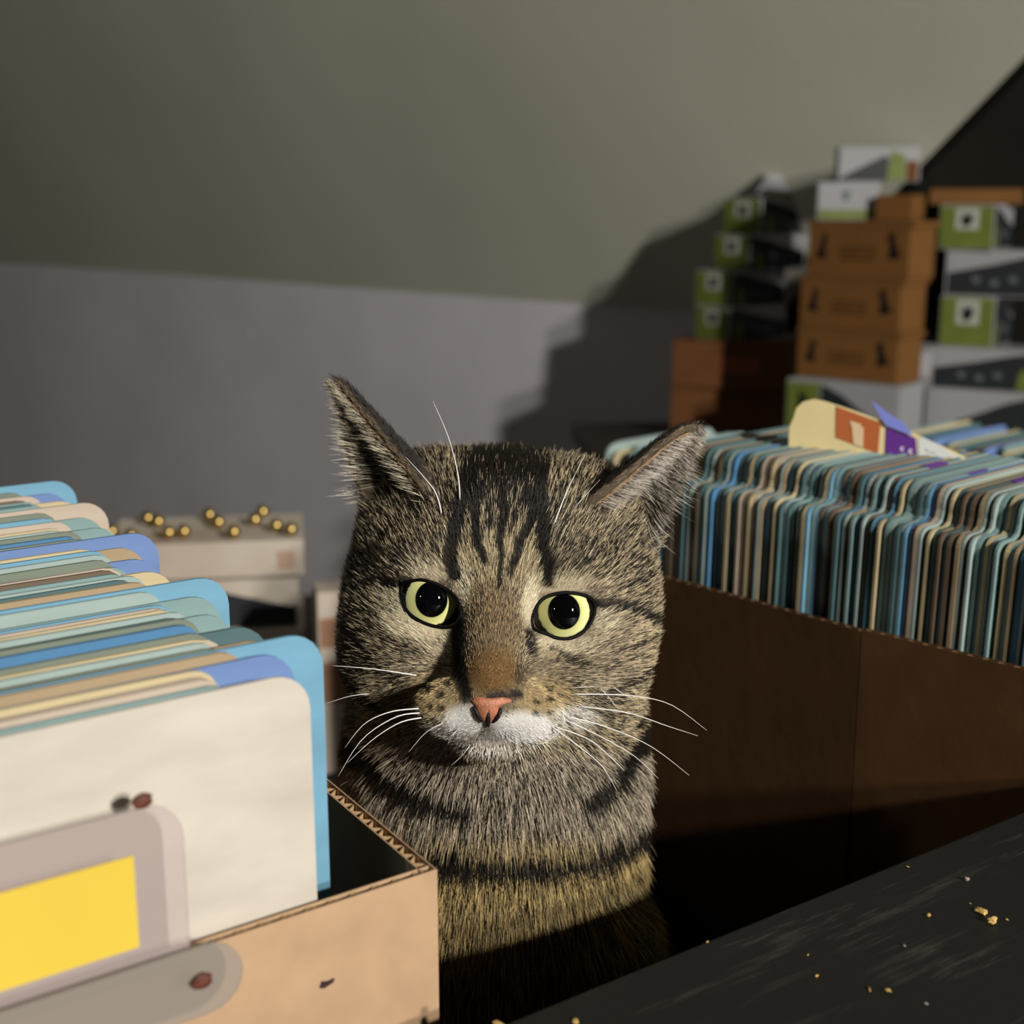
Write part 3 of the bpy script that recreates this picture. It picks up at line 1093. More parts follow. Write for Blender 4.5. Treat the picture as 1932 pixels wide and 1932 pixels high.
def ear(outer, inner, back, nt=26, ns=15):
    O, I, B = spline(outer, nt), spline(inner, nt), spline(back, nt)
    S = np.linspace(0, 1, ns)
    G = np.zeros((nt, ns, 3))
    for j, s1 in enumerate(S):
        G[:, j] = O * (1 - s1) ** 2 + 2 * B * s1 * (1 - s1) + I * s1 ** 2
    return G


EARL = ear([pp(712, 985, 50.2), pp(676, 905, 49.4), pp(656, 835, 49.5), pp(642, 770, 49.7), pp(633, 718, 49.8)],
           [pp(838, 972, 47.9), pp(778, 890, 47.7), pp(716, 812, 48.4), pp(664, 748, 49.2), pp(634, 716, 49.8)],
           [pp(850, 930, 53.0), pp(808, 852, 51.6), pp(735, 790, 50.8), pp(672, 738, 50.3), pp(635, 714, 49.9)])
EARR = ear([pp(1215, 1045, 50.2), pp(1258, 962, 49.4), pp(1292, 892, 49.5), pp(1314, 838, 49.7), pp(1322, 806, 49.8)],
           [pp(1084, 965, 47.9), pp(1144, 924, 47.7), pp(1208, 870, 48.4), pp(1268, 822, 49.2), pp(1314, 803, 49.8)],
           [pp(1100, 905, 53.0), pp(1165, 872, 51.6), pp(1228, 838, 50.8), pp(1282, 808, 50.3), pp(1320, 800, 49.9)])


def add_sheet(G, rad):
    P_ = G.reshape(-1, 3)
    R_ = np.repeat(rad, G.shape[1])
    lo, hi = P_.min(0) - 1.2, P_.max(0) + 1.2
    sl, g = local(lo, hi)
    q = np.stack(g, -1).reshape(-1, 3)
    best = np.full(len(q), 9.0)
    for p_, r_ in zip(P_, R_):
        best = np.minimum(best, np.sqrt(((q - p_) ** 2).sum(1)) - r_)
    FIELD[sl] = smin(FIELD[sl], best.reshape(g[0].shape), .35)


for G in (EARL, EARR):
    # refine the sheet so that neighbouring samples overlap
    Gf = np.zeros((G.shape[0] * 2 - 1, G.shape[1] * 2 - 1, 3))
    Gf[::2, ::2] = G
    Gf[1::2, ::2] = (G[:-1] + G[1:]) / 2
    Gf[:, 1::2] = (Gf[:, :-1:2] + Gf[:, 2::2]) / 2
    add_sheet(Gf, np.linspace(.21, .15, Gf.shape[0]))

# eye openings
EYL = [(760, 1103), (773, 1099), (794, 1096), (819, 1102), (843, 1115), (858, 1128), (865, 1143), (867, 1160), (860, 1176), (840, 1182), (815, 1179), (790, 1169), (773, 1155), (764, 1139), (760, 1122)]
EYR = [(1005, 1166), (1015, 1143), (1026, 1131), (1042, 1124), (1063, 1120), (1083, 1121), (1104, 1126), (1116, 1134), (1120, 1150), (1112, 1175), (1096, 1193), (1075, 1203), (1050, 1202), (1030, 1193), (1016, 1189), (1007, 1182)]


def poly_sd(x, y, poly):
    """signed distance (px) to a polygon, negative inside; arrays"""
    poly = np.array(poly, float)
    d2 = np.full(x.shape, 1e12)
    ins = np.zeros(x.shape, bool)
    n = len(poly)
    for i in range(n):
        a, b = poly[i], poly[(i + 1) % n]
        e = b - a
        t = np.clip(((x - a[0]) * e[0] + (y - a[1]) * e[1]) / (e @ e), 0, 1)
        d2 = np.minimum(d2, (x - a[0] - e[0] * t) ** 2 + (y - a[1] - e[1] * t) ** 2)
        c1 = (a[1] > y) != (b[1] > y)
        xi = (b[0] - a[0]) * (y - a[1]) / (b[1] - a[1] + 1e-12) + a[0]
        ins ^= c1 & (x < xi)
    d_ = np.sqrt(d2)
    return np.where(ins, -d_, d_)


def project(Q):
    return 966 + FPX * Q[..., 0] / Q[..., 2], 966 - FPX * Q[..., 1] / Q[..., 2]


EYEC = [hp(-2.19, .02, -1.62), hp(2.19, -.02, -1.62)]
EYEC = [pp(814, 1131, CATD + 1.52), pp(1064, 1154, CATD + 1.52)]
EYER = 1.20
for poly, c in ((EYL, EYEC[0]), (EYR, EYEC[1])):
    sl, g = local(c - 2.4, c + np.array([2.4, 2.4, .6]))
    q = np.stack(g, -1)
    X_, Y_ = project(q)
    sd = poly_sd(X_, Y_, poly) * (CATD / FPX)
    sd = np.maximum(sd, q[..., 2] - (c[2] - .05))              # only as deep as the middle of the eyeball
    FIELD[sl] = np.maximum(FIELD[sl], -sd)


# --- surface nets
def surface_nets(Fd):
    s = Fd < 0
    nx, ny, nz = Fd.shape
    cnt = np.zeros((nx - 1, ny - 1, nz - 1), np.float32)
    acc = np.zeros((nx - 1, ny - 1, nz - 1, 3), np.float32)
    corners = [(i, j, k) for i in (0, 1) for j in (0, 1) for k in (0, 1)]
    anyin = np.zeros(cnt.shape, bool)
    allin = np.ones(cnt.shape, bool)
    for (i, j, k) in corners:
        c = s[i:nx - 1 + i, j:ny - 1 + j, k:nz - 1 + k]
        anyin |= c
        allin &= c
    act = anyin & ~allin
    idx = np.argwhere(act)
    vid = np.full(cnt.shape, -1, np.int64)
    vid[act] = np.arange(len(idx))
    pos = np.zeros((len(idx), 3))
    num = np.zeros(len(idx))
    for a in range(8):
        for b in range(a + 1, 8):
            ca, cb = np.array(corners[a]), np.array(corners[b])
            if np.abs(ca - cb).sum() != 1:
                continue
            ia, ib = idx + ca, idx + cb
            fa = Fd[ia[:, 0], ia[:, 1], ia[:, 2]]
            fb = Fd[ib[:, 0], ib[:, 1], ib[:, 2]]
            cr_ = (fa < 0) != (fb < 0)
            t = np.where(cr_, fa / np.where(cr_, fa - fb, 1), 0)
            pos += np.where(cr_[:, None], ca + (cb - ca) * t[:, None], 0)
            num += cr_
    pos = idx + pos / num[:, None]
    V = BB0 + pos * H
    quads = []
    for ax in range(3):
        a1, a2 = (ax + 1) % 3, (ax + 2) % 3
        sl0 = [slice(None)] * 3
        sl1 = [slice(None)] * 3
        sl0[ax] = slice(0, -1)
        sl1[ax] = slice(1, None)
        e0, e1 = s[tuple(sl0)], s[tuple(sl1)]
        cr_ = np.argwhere(e0 != e1)
        ok = (cr_[:, a1] > 0) & (cr_[:, a2] > 0) & (cr_[:, a1] < Fd.shape[a1] - 1) & (cr_[:, a2] < Fd.shape[a2] - 1)
        cr_ = cr_[ok]
        d1, d2 = np.zeros(3, int), np.zeros(3, int)
        d1[a1] = 1
        d2[a2] = 1
        q_ = [cr_ - d1 - d2, cr_ - d2, cr_, cr_ - d1]
        ids = np.stack([vid[c[:, 0], c[:, 1], c[:, 2]] for c in q_], 1)
        flip = e1[cr_[:, 0], cr_[:, 1], cr_[:, 2]]
        ids[flip] = ids[flip][:, ::-1]
        quads.append(ids)
    return V, np.concatenate(quads)


VQ, QD = surface_nets(FIELD)
# one light smoothing pass
nb = np.zeros_like(VQ)
cn = np.zeros(len(VQ))
for a, b in ((0, 1), (1, 2), (2, 3), (3, 0)):
    for p_, q_ in ((a, b), (b, a)):
        np.add.at(nb, QD[:, p_], VQ[QD[:, q_]])
        np.add.at(cn, QD[:, p_], 1)
VQ = VQ * .5 + .5 * nb / cn[:, None]


def sample(Q):
    f_ = np.clip((Q - BB0) / H, 0, NX - 2.001)
    i = f_.astype(int)
    t = f_ - i
    r = 0
    for dx in (0, 1):
        for dy in (0, 1):
            for dz in (0, 1):
                w = (t[:, 0] if dx else 1 - t[:, 0]) * (t[:, 1] if dy else 1 - t[:, 1]) * (t[:, 2] if dz else 1 - t[:, 2])
                r = r + w * FIELD[i[:, 0] + dx, i[:, 1] + dy, i[:, 2] + dz]
    return r


def normal(Q):
    e = 0.25
    g = np.stack([sample(Q + np.eye(3)[i] * e) - sample(Q - np.eye(3)[i] * e) for i in range(3)], 1)
    return g / (np.linalg.norm(g, axis=1, keepdims=True) + 1e-9)


def face_depth(px, py, d0=42.0):
    """first surface met along the line through (px, py) (scalar)"""
    d = d0
    while d < 60:
        q = pp(px, py, d)[None]
        v_ = float(sample(q)[0])
        if v_ < 0.01:
            return d
        d += max(0.02, v_ * .6)
    return 50.0


# --- coat pattern (fur colours, with shade painted in at the left cheek and nose), described on the front of the head and chest
def seg_dist(x, y, pts):
    d = np.full(x.shape, 1e9)
    tt = np.zeros(x.shape)
    n = len(pts) - 1
    for i in range(n):
        a, b = np.array(pts[i], float), np.array(pts[i + 1], float)
        e = b - a
        t = np.clip(((x - a[0]) * e[0] + (y - a[1]) * e[1]) / (e @ e + 1e-9), 0, 1)
        dd_ = np.hypot(x - a[0] - e[0] * t, y - a[1] - e[1] * t)
        m = dd_ < d
        d = np.where(m, dd_, d)
        tt = np.where(m, (i + t) / n, tt)
    return d, tt


def sstep(a, b, x):
    t = np.clip((x - a) / (b - a), 0, 1)
    return t * t * (3 - 2 * t)


STRIPES = [  # points, half width start, half width end, strength
    ([(886, 905), (874, 960), (853, 1030), (851, 1062), (857, 1088)], 20, 14, 1.0),
    ([(905, 930), (897, 985), (903, 1030), (912, 1066)], 11, 9, 1.0),
    ([(949, 930), (948, 990), (944, 1040), (944, 1108)], 12, 6, 1.0),
    ([(990, 930), (1000, 985), (980, 1030), (964, 1090)], 12, 9, 1.0),
    ([(1012, 890), (1018, 975), (1024, 1045), (1032, 1096)], 20, 15, 1.0),
    ([(925, 930), (922, 975), (930, 1010)], 8, 4, .9), ([(970, 930), (968, 985), (960, 1015)], 8, 4, .9),
    ([(1108, 1138), (1150, 1138), (1200, 1152), (1255, 1188)], 9, 11, .95),
    ([(768, 1102), (720, 1100), (672, 1112)], 9, 11, .95),
    ([(862, 1182), (866, 1230), (870, 1290), (880, 1316)], 16, 11, 1.0),  # dark fur line beside the nose, with the nose's shadow painted in
    ([(1000, 1200), (1003, 1228)], 12, 12, .95), ([(988, 1250), (980, 1282)], 12, 8, .6),
    ([(1258, 1235), (1215, 1278), (1165, 1300), (1130, 1310)], 10, 7, .85),
    ([(1250, 1290), (1225, 1340), (1195, 1370)], 11, 8, .9),
    ([(1100, 1255), (1060, 1240), (1040, 1225)], 12, 8, .7), ([(1170, 1250), (1120, 1262)], 10, 8, .7), ([(1240, 1200), (1190, 1225), (1150, 1228)], 9, 6, .7),
    ([(655, 1180), (700, 1240), (760, 1290)], 15, 9, .9), ([(645, 1270), (690, 1320), (740, 1350)], 13, 9, .9), ([(690, 1170), (735, 1215), (800, 1235)], 11, 8, .75),
    ([(1262, 1330), (1242, 1352), (1201, 1408), (1160, 1465), (1102, 1500)], 17, 19, 1.0),
    ([(1102, 1500), (990, 1516), (878, 1512)], 10, 10, .35),
    ([(625, 1370), (671, 1418), (746, 1475), (812, 1504), (878, 1513)], 22, 16, 1.0),
    ([(1262, 1500), (1242, 1522), (1201, 1560), (1139, 1592), (1056, 1608), (953, 1612), (870, 1608), (787, 1595), (700, 1560), (630, 1500)], 20, 28, 1.0),
]
SPOTS = [(1031, 1298, 7), (1013, 1323, 6), (1036, 1317, 6), (1011, 1346, 6), (1034, 1341, 5), (1052, 1310, 5), (833, 1310, 9), (834, 1336, 8), (812, 1296, 9), (846, 1288, 6), (815, 1330, 6), (800, 1352, 6)]


def hash_noise(Q, sc):
    return (np.sin(Q[:, 0] * sc * 1.3 + 2.1 * np.sin(Q[:, 1] * sc * .9)) + np.sin(Q[:, 1] * sc * 1.7 + 1.7 * np.sin(Q[:, 2] * sc * 1.1)) + np.sin(Q[:, 2] * sc * 1.5 + Q[:, 0] * sc)) / 3


def coat(Q):
    """per point: base colour (sRGB 0-255), darkness 0..1 (share of black hair)"""
    x, y = project(Q)
    n1 = hash_noise(Q, 2.2)
    xw, yw = x + 5 * n1, y + 5 * hash_noise(Q + 3.1, 1.9)
    base = np.tile(np.array([196, 178, 146.]), (len(Q), 1))
    dark = np.full(len(Q), .48) + .12 * n1

    def blend(col, m):
        base[:] = base * (1 - m[:, None]) + np.array(col, float) * m[:, None]

    def reg(cx, cy, rx, ry, soft=.5):
        return 1 - sstep(1 - soft, 1 + soft * .4, np.hypot((x - cx) / rx, (y - cy) / ry))
    # neck and chest: grey above, warm olive below
    neck = sstep(1390, 1440, y)
    blend((176, 163, 143), neck)
    dark = dark * (1 - neck) + .36 * neck
    low = sstep(1530, 1600, y)
    blend((180, 158, 108), low)
    up_ = (1 - sstep(1080, 1160, y))
    dark = dark + .14 * up_
    # forehead centre paler between stripes
    m = reg(940, 1060, 100, 75)
    blend((206, 188, 150), m)
    dark = dark * (1 - m) + .22 * m
    # bridge of the nose: grey-brown turning ginger
    m = reg(930, 1185, 62, 95)
    blend((170, 145, 108), m)
    dark = dark * (1 - m) + .35 * m
    m = reg(928, 1270, 62, 52)
    blend((160, 122, 72), m)
    dark = dark * (1 - m) + .30 * m
    # pale rings round the eyes
    for (cx, cy, rx, ry, a) in ((790, 1176, 78, 40, .95), (745, 1130, 34, 40, .8), (1060, 1215, 75, 26, .9), (1000, 1140, 22, 52, .95), (874, 1110, 22, 40, .8), (815, 1078, 60, 22, .75),
                                (1060, 1102, 70, 24, .75), (1140, 1175, 26, 34, .7), (830, 1215, 40, 35, .6)):
        m = reg(cx, cy, rx, ry) * a
        blend((240, 224, 188), m)
        dark = dark * (1 - m) + .04 * m
    # cheeks
    m = reg(1150, 1215, 110, 90) * .7
    dark = dark * (1 - m) + .36 * m
    m = np.maximum(reg(830, 1310, 62, 45), reg(1020, 1315, 70, 42)) * .9
    blend((200, 174, 128), m)
    dark = dark * (1 - m) + .12 * m
    # white muzzle and chin
    m = np.maximum.reduce([reg(880, 1358, 46, 34, .35), reg(985, 1372, 74, 34, .35), reg(932, 1408, 60, 18, .4) * .55])
    m = np.maximum(m, reg(1080, 1350, 50, 26) * .7)
    blend((250, 247, 242), m)
    dark = dark * (1 - m)
    m = np.maximum(reg(830, 1395, 70, 34), reg(922, 1392, 34, 10)) * .65
    blend((168, 168, 172), m)
    dark = dark * (1 - m) + .25 * m
    # crown
    m = reg(952, 875, 130, 95, .6) * .97
    dark = np.maximum(dark, m)
    m = reg(800, 880, 60, 60) * .6
    dark = np.maximum(dark, m)
    m = np.maximum(reg(668, 1120, 60, 160), reg(650, 1290, 60, 150)) * .75  # left cheek edge: dark fur plus painted shade
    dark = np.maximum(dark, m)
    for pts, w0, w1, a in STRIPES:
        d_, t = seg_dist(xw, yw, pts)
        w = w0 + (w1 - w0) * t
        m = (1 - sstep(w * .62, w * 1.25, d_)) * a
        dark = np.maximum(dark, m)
    for (cx, cy, r_) in SPOTS:
        m = (1 - sstep(r_ * .6, r_ * 1.3, np.hypot(x - cx, y - cy))) * .95
        dark = np.maximum(dark, m)
    # grey edge above the nose leather
    d_, t = seg_dist(x, y, [(925, 1310), (950, 1311), (980, 1308)])
    m = 1 - sstep(5, 11, d_)
    blend((92, 84, 78), m)
    dark = np.maximum(dark, m * .6)
    # back, flanks and legs: rings by height and length along the body
    Wd = to_world(Q)
    back = sstep(.535, .575, Wd[:, 1])
    ring = .5 + .5 * np.sin(Wd[:, 1] * 160 + Wd[:, 2] * 60 + n1)
    dark = dark * (1 - back) + back * (.25 + .7 * ring ** 2)
    return base, np.clip(dark, 0, 1)


DARK = np.array([20, 17, 14.])

# body mesh with the coat's undercolour
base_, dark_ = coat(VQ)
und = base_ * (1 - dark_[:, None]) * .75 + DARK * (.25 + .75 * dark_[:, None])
catw = to_world(VQ)
CB = np.array([0.0, .52, TAB])
cat_root = empty('cat', CB)
tag(cat_root, 'brown tabby cat with green-yellow eyes sitting between the card boxes', 'cat')
me = bpy.data.meshes.new('body')
me.from_pydata((catw - CB).tolist(), [], QD.tolist())
me.update()
ca = me.attributes.new('coat', 'FLOAT_COLOR', 'POINT')
c4 = np.ones((len(VQ), 4), np.float32)
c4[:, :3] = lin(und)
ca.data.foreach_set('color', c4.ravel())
me.polygons.foreach_set('use_smooth', np.ones(len(me.polygons), bool))


def coat_mat(name, rough, spec):
    m = bpy.data.materials.new(name)
    m.use_nodes = True
    nt = m.node_tree
    b = nt.nodes['Principled BSDF']
    at = nt.nodes.new('ShaderNodeAttribute')
    at.attribute_name = 'coat'
    nt.links.new(at.outputs['Color'], b.inputs['Base Color'])
    b.inputs['Roughness'].default_value = rough
    b.inputs['Specular IOR Level'].default_value = spec
    return m


m_skin = coat_mat('tabby_undercoat', .9, .1)
m_fur = coat_mat('tabby_fur', .45, .35)
me.materials.append(m_skin)
bo = bpy.data.objects.new('body', me)
COL.objects.link(bo)
bo.parent = cat_root

# --- fur
tris = np.concatenate([QD[:, [0, 1, 2]], QD[:, [0, 2, 3]]])
pa, pb, pc = VQ[tris[:, 0]], VQ[tris[:, 1]], VQ[tris[:, 2]]
nrm_t = np.cross(pb - pa, pc - pa)
area = np.linalg.norm(nrm_t, axis=1) * .5
cen = (pa + pb + pc) / 3
cx, cy = project(cen)
tn = normal(cen)
facing = -(tn * cen / np.linalg.norm(cen, axis=1, keepdims=True)).sum(1)
headish = (cy < 1800) & (cen[:, 2] < 56)
dens = np.where(headish & (facing > -.35), 1.0, .10)
dens = np.where(headish & (cy < 1420) & (facing > -.2), 1.5, dens)
nose_d = np.linalg.norm(cen - hp(0, -2.95, 2.0), axis=1)
dens = np.where(headish & (nose_d < 4.5), 2.6, dens)
prob = area * dens
NH = 250000
ti = rng.choice(len(tris), NH, p=prob / prob.sum())
r1, r2 = rng.random(NH), rng.random(NH)
r1s = np.sqrt(r1)
root = pa[ti] * (1 - r1s)[:, None] + pb[ti] * (r1s * (1 - r2))[:, None] + pc[ti] * (r1s * r2)[:, None]
hx_, hy_ = project(root)
NOSE_POLY = [(887, 1322), (897, 1314), (922, 1317), (952, 1315), (967, 1323), (944, 1334), (940, 1349), (929, 1363), (921, 1369), (909, 1362), (902, 1347), (895, 1332)]
keep = (poly_sd(hx_, hy_, EYL) > 4.5) | (root[:, 2] > 50)
keep &= (poly_sd(hx_, hy_, EYR) > 4.5) | (root[:, 2] > 50)
keep &= (poly_sd(hx_, hy_, NOSE_POLY) > 1.5) | (root[:, 2] > 50)
# roots on the ears are handled apart
ear_pts = np.concatenate([EARL[4:].reshape(-1, 3), EARR[4:].reshape(-1, 3)])
lo_, hi_ = ear_pts.min(0) - .5, ear_pts.max(0) + .5
cand = np.where((hy_ < 1030) & ((hx_ < 850) | (hx_ > 1080)))[0]
dmin = np.full(len(root), 9.0)
nearest = np.zeros(len(root), int)
for s0 in range(0, len(cand), 4000):
    cc = cand[s0:s0 + 4000]
    D = ((root[cc][:, None, :] - ear_pts[None]) ** 2).sum(2)
    j = D.argmin(1)
    dmin[cc] = np.sqrt(D[np.arange(len(cc)), j])
    nearest[cc] = j
is_ear = dmin < .42


def make_dir(R, nrm):
    """combing: away from the nose over the head, then down the chest and back along the trunk"""
    nt_ = hp(0, -2.7, 1.0)
    f_ = R - nt_
    f_ = f_ / (np.linalg.norm(f_, axis=1, keepdims=True) + 1e-6)
    X_, Y_ = project(R)
    dn = from_world([(0, 0, EYE - 1)])[0] / 100
    low = sstep(1380, 1560, Y_)[:, None]
    f_ = f_ * (1 - low) + (dn + f_ * .35) * low
    f_ -= nrm * (f_ * nrm).sum(1, keepdims=True)
    return f_ / (np.linalg.norm(f_, axis=1, keepdims=True) + 1e-6)


STRANDS = []                                       # (points (n,5,3), colours (n,5,3), radius (n,))


def grow(R, nrm, comb, length, lift, droop, col_root, col_mid, col_tip, rad, jit=.25):
    n = len(R)
    j = rng.normal(0, jit, (n, 3))
    d = comb * np.cos(lift)[:, None] + nrm * np.sin(lift)[:, None] + j * (1 - .3)
    d /= np.linalg.norm(d, axis=1, keepdims=True)
    bend = comb * .6 - nrm * .25 + np.array([0, -.15, 0]) * droop[:, None]
    P_ = np.zeros((n, 5, 3))
    for k in range(5):
        t = k / 4
        P_[:, k] = R - nrm * .03 + (d * t + bend * (t * t) * .45) * length[:, None]
    C_ = np.zeros((n, 5, 3))
    for k, (a, b, w) in enumerate(((col_root, col_mid, 0), (col_root, col_mid, .5), (col_mid, col_tip, 0), (col_mid, col_tip, .5), (col_mid, col_tip, 1))):
        C_[:, k] = a * (1 - w) + b * w
    STRANDS.append((P_, C_, rad))


sel = keep & ~is_ear
R = root[sel]
nr = normal(R)
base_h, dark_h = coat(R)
X_, Y_ = project(R)
dn_ = np.linalg.norm(R - hp(0, -2.95, 2.0), axis=1)
length = .07 + .048 * dn_
length = np.where(Y_ > 1380, length + .42 * sstep(1380, 1560, Y_), length)
length = np.clip(length, .13, 1.15)
length = np.where((Y_ < 1000), np.minimum(length, .80), length)
# short velvet on the bridge and round the eyes
eyed = np.minimum(np.abs(poly_sd(X_, Y_, EYL)), np.abs(poly_sd(X_, Y_, EYR)))
length *= .45 + .55 * sstep(4, 40, eyed)
paw = to_world(R)[:, 2] < TAB + .02
length = np.where(paw, .15, length)
length *= rng.uniform(.7, 1.15, len(R))
lift = np.radians(rng.normal(24, 7, len(R)))
is_dark = rng.random(len(R)) < dark_h
bright = rng.uniform(.72, 1.25, len(R))[:, None]
pale = np.clip(base_h * bright, 0, 250)
drk = np.clip(DARK * rng.uniform(.6, 1.6, len(R))[:, None] + np.array([6, 5, 3]), 0, 80)
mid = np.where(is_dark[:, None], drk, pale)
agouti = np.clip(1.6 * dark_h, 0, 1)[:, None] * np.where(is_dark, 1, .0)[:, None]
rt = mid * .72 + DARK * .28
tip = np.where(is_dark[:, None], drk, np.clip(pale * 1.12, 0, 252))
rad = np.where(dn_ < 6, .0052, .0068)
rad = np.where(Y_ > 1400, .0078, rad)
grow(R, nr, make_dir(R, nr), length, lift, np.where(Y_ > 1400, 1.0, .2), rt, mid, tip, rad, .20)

# ear backs and rims: short dark fur
sel = keep & is_ear
R = root[sel]
nr = normal(R)
nE = len(EARL[4:].reshape(-1, 3))
left = nearest[sel] < nE
open_l = pp(690, 880, 44) - pp(760, 840, 52)
open_l = np.array([-.75, .1, -.65])
open_r = np.array([.35, -.25, -.9])
opn = np.where(left[:, None], open_l, open_r)
inside = (nr * opn).sum(1) > .15
tip_dir = np.where(left[:, None], EARL[-1, 7] - EARL[2, 7], EARR[-1, 7] - EARR[2, 7])
tip_dir = tip_dir / np.linalg.norm(tip_dir, axis=1, keepdims=True)
comb = tip_dir - nr * (tip_dir * nr).sum(1, keepdims=True)
n_ = len(R)
bk = ~inside
dcol = np.tile(np.array([26, 22, 19.]), (n_, 1)) * rng.uniform(.6, 1.7, n_)[:, None]
skin = np.tile(np.array([150, 128, 106.]), (n_, 1)) * rng.uniform(.6, 1.2, n_)[:, None]
cc_ = np.where(bk[:, None], dcol, skin)
b2 = bk
grow(R[b2], nr[b2], comb[b2], rng.uniform(.22, .42, b2.sum()), np.radians(rng.normal(18, 6, b2.sum())), np.zeros(b2.sum()), dcol[b2] * .7, dcol[b2], dcol[b2] * 1.2, np.full(b2.sum(), .0060))
b2 = inside & (rng.random(n_) < .5)
grow(R[b2], nr[b2], comb[b2], rng.uniform(.12, .28, b2.sum()), np.radians(rng.normal(22, 6, b2.sum())), np.zeros(b2.sum()), skin[b2] * .6, skin[b2], skin[b2], np.full(b2.sum(), .0050))

# long pale hair inside the ears
def ear_tuft(G, side, n, dirv, s_rng, t_rng, len_rng, pal, dshare=.38):
    nt_, ns_ = G.shape[:2]
    t = rng.uniform(*t_rng, n)
    s1 = rng.uniform(*s_rng, n)
    ti_, si_ = t * (nt_ - 1), s1 * (ns_ - 1)
    i, j = np.minimum(ti_.astype(int), nt_ - 2), np.minimum(si_.astype(int), ns_ - 2)
    a, b = (ti_ - i)[:, None], (si_ - j)[:, None]
    P_ = G[i, j] * (1 - a) * (1 - b) + G[i + 1, j] * a * (1 - b) + G[i, j + 1] * (1 - a) * b + G[i + 1, j + 1] * a * b
    du = G[i + 1, j] - G[i, j]
    dv = G[i, j + 1] - G[i, j]
    nn_ = np.cross(du, dv)
    nn_ /= np.linalg.norm(nn_, axis=1, keepdims=True) + 1e-9
    sg = np.sign((nn_ * side).sum(1, keepdims=True))
    nn_ = nn_ * sg
    d = np.array(dirv, float)
    d = d / np.linalg.norm(d)
    comb_ = d - nn_ * (nn_ @ d)[:, None] * .7
    comb_ /= np.linalg.norm(comb_, axis=1, keepdims=True)
    ln = rng.uniform(*len_rng, n) * (1.15 - .75 * t)
    c = np.array(pal, float) * rng.uniform(.55, 1.15, n)[:, None]
    dk = rng.random(n) < dshare
    c[dk] = np.array([36, 31, 26]) * rng.uniform(.6, 1.4, dk.sum())[:, None]
    c = np.clip(c, 0, 250)
    grow(P_ + nn_ * .19, nn_, comb_, ln, np.radians(rng.normal(20, 8, n)), np.full(n, .25), c * .7, c, c * 1.05, np.full(n, .0065), .16)


ear_tuft(EARL, open_l, 3000, (-1.0, .05, -.35), (.02, .97), (.12, .93), (.55, 1.0), (224, 210, 182))
ear_tuft(EARR, open_r, 4200, (.80, -.62, -.15), (.05, .97), (.10, .95), (.5, .95), (240, 226, 212), .22)
ear_tuft(EARR, open_r, 350, (.85, -.5, -.10), (.0, .35), (.12, .55), (.7, 1.15), (244, 238, 220))
ear_tuft(EARL, open_l, 350, (-1.0, -.05, -.25), (.0, .5), (.12, .55), (.7, 1.15), (240, 230, 208))

ear_tuft(EARL, open_l, 2600, (-1.0, .05, -.55), (.35, 1.0), (.10, .9), (.6, 1.0), (226, 214, 188), .45)
ear_tuft(EARL, open_l, 900, (-.55, .85, -.1), (.95, 1.0), (.10, .99), (.16, .3), (206, 168, 124), .05)
ear_tuft(EARR, open_r, 900, (.8, .5, -.1), (.95, 1.0), (.10, .99), (.16, .3), (196, 162, 124), .05)
P_ = np.concatenate([s_[0] for s_ in STRANDS]).reshape(-1, 3)
C_ = np.concatenate([s_[1] for s_ in STRANDS]).reshape(-1, 3)
rad = np.concatenate([s_[2] for s_ in STRANDS])
nS = len(rad)
hc = bpy.data.hair_curves.new('fur')
hc.add_curves([5] * nS)
pw = to_world(P_) - CB
# keep every hair above the table
pw[:, 2] = np.maximum(pw[:, 2], 0.0006)
hc.attributes['position'].data.foreach_set('vector', pw.astype(np.float32).ravel())
ra = hc.attributes.get('radius') or hc.attributes.new('radius', 'FLOAT', 'POINT')
prof = np.array([1.0, 1.0, .9, .65, .15])
ra.data.foreach_set('value', (rad[:, None] * prof[None] / 100.0).astype(np.float32).ravel())
at = hc.attributes.new('coat', 'FLOAT_COLOR', 'POINT')
c4 = np.ones((len(C_), 4), np.float32)
c4[:, :3] = lin(np.clip(C_, 0, 255))
at.data.foreach_set('color', c4.ravel())
hc.materials.append(m_fur)
fo = bpy.data.objects.new('fur', hc)
COL.objects.link(fo)
fo.parent = cat_root
tag(fo, kind='stuff')


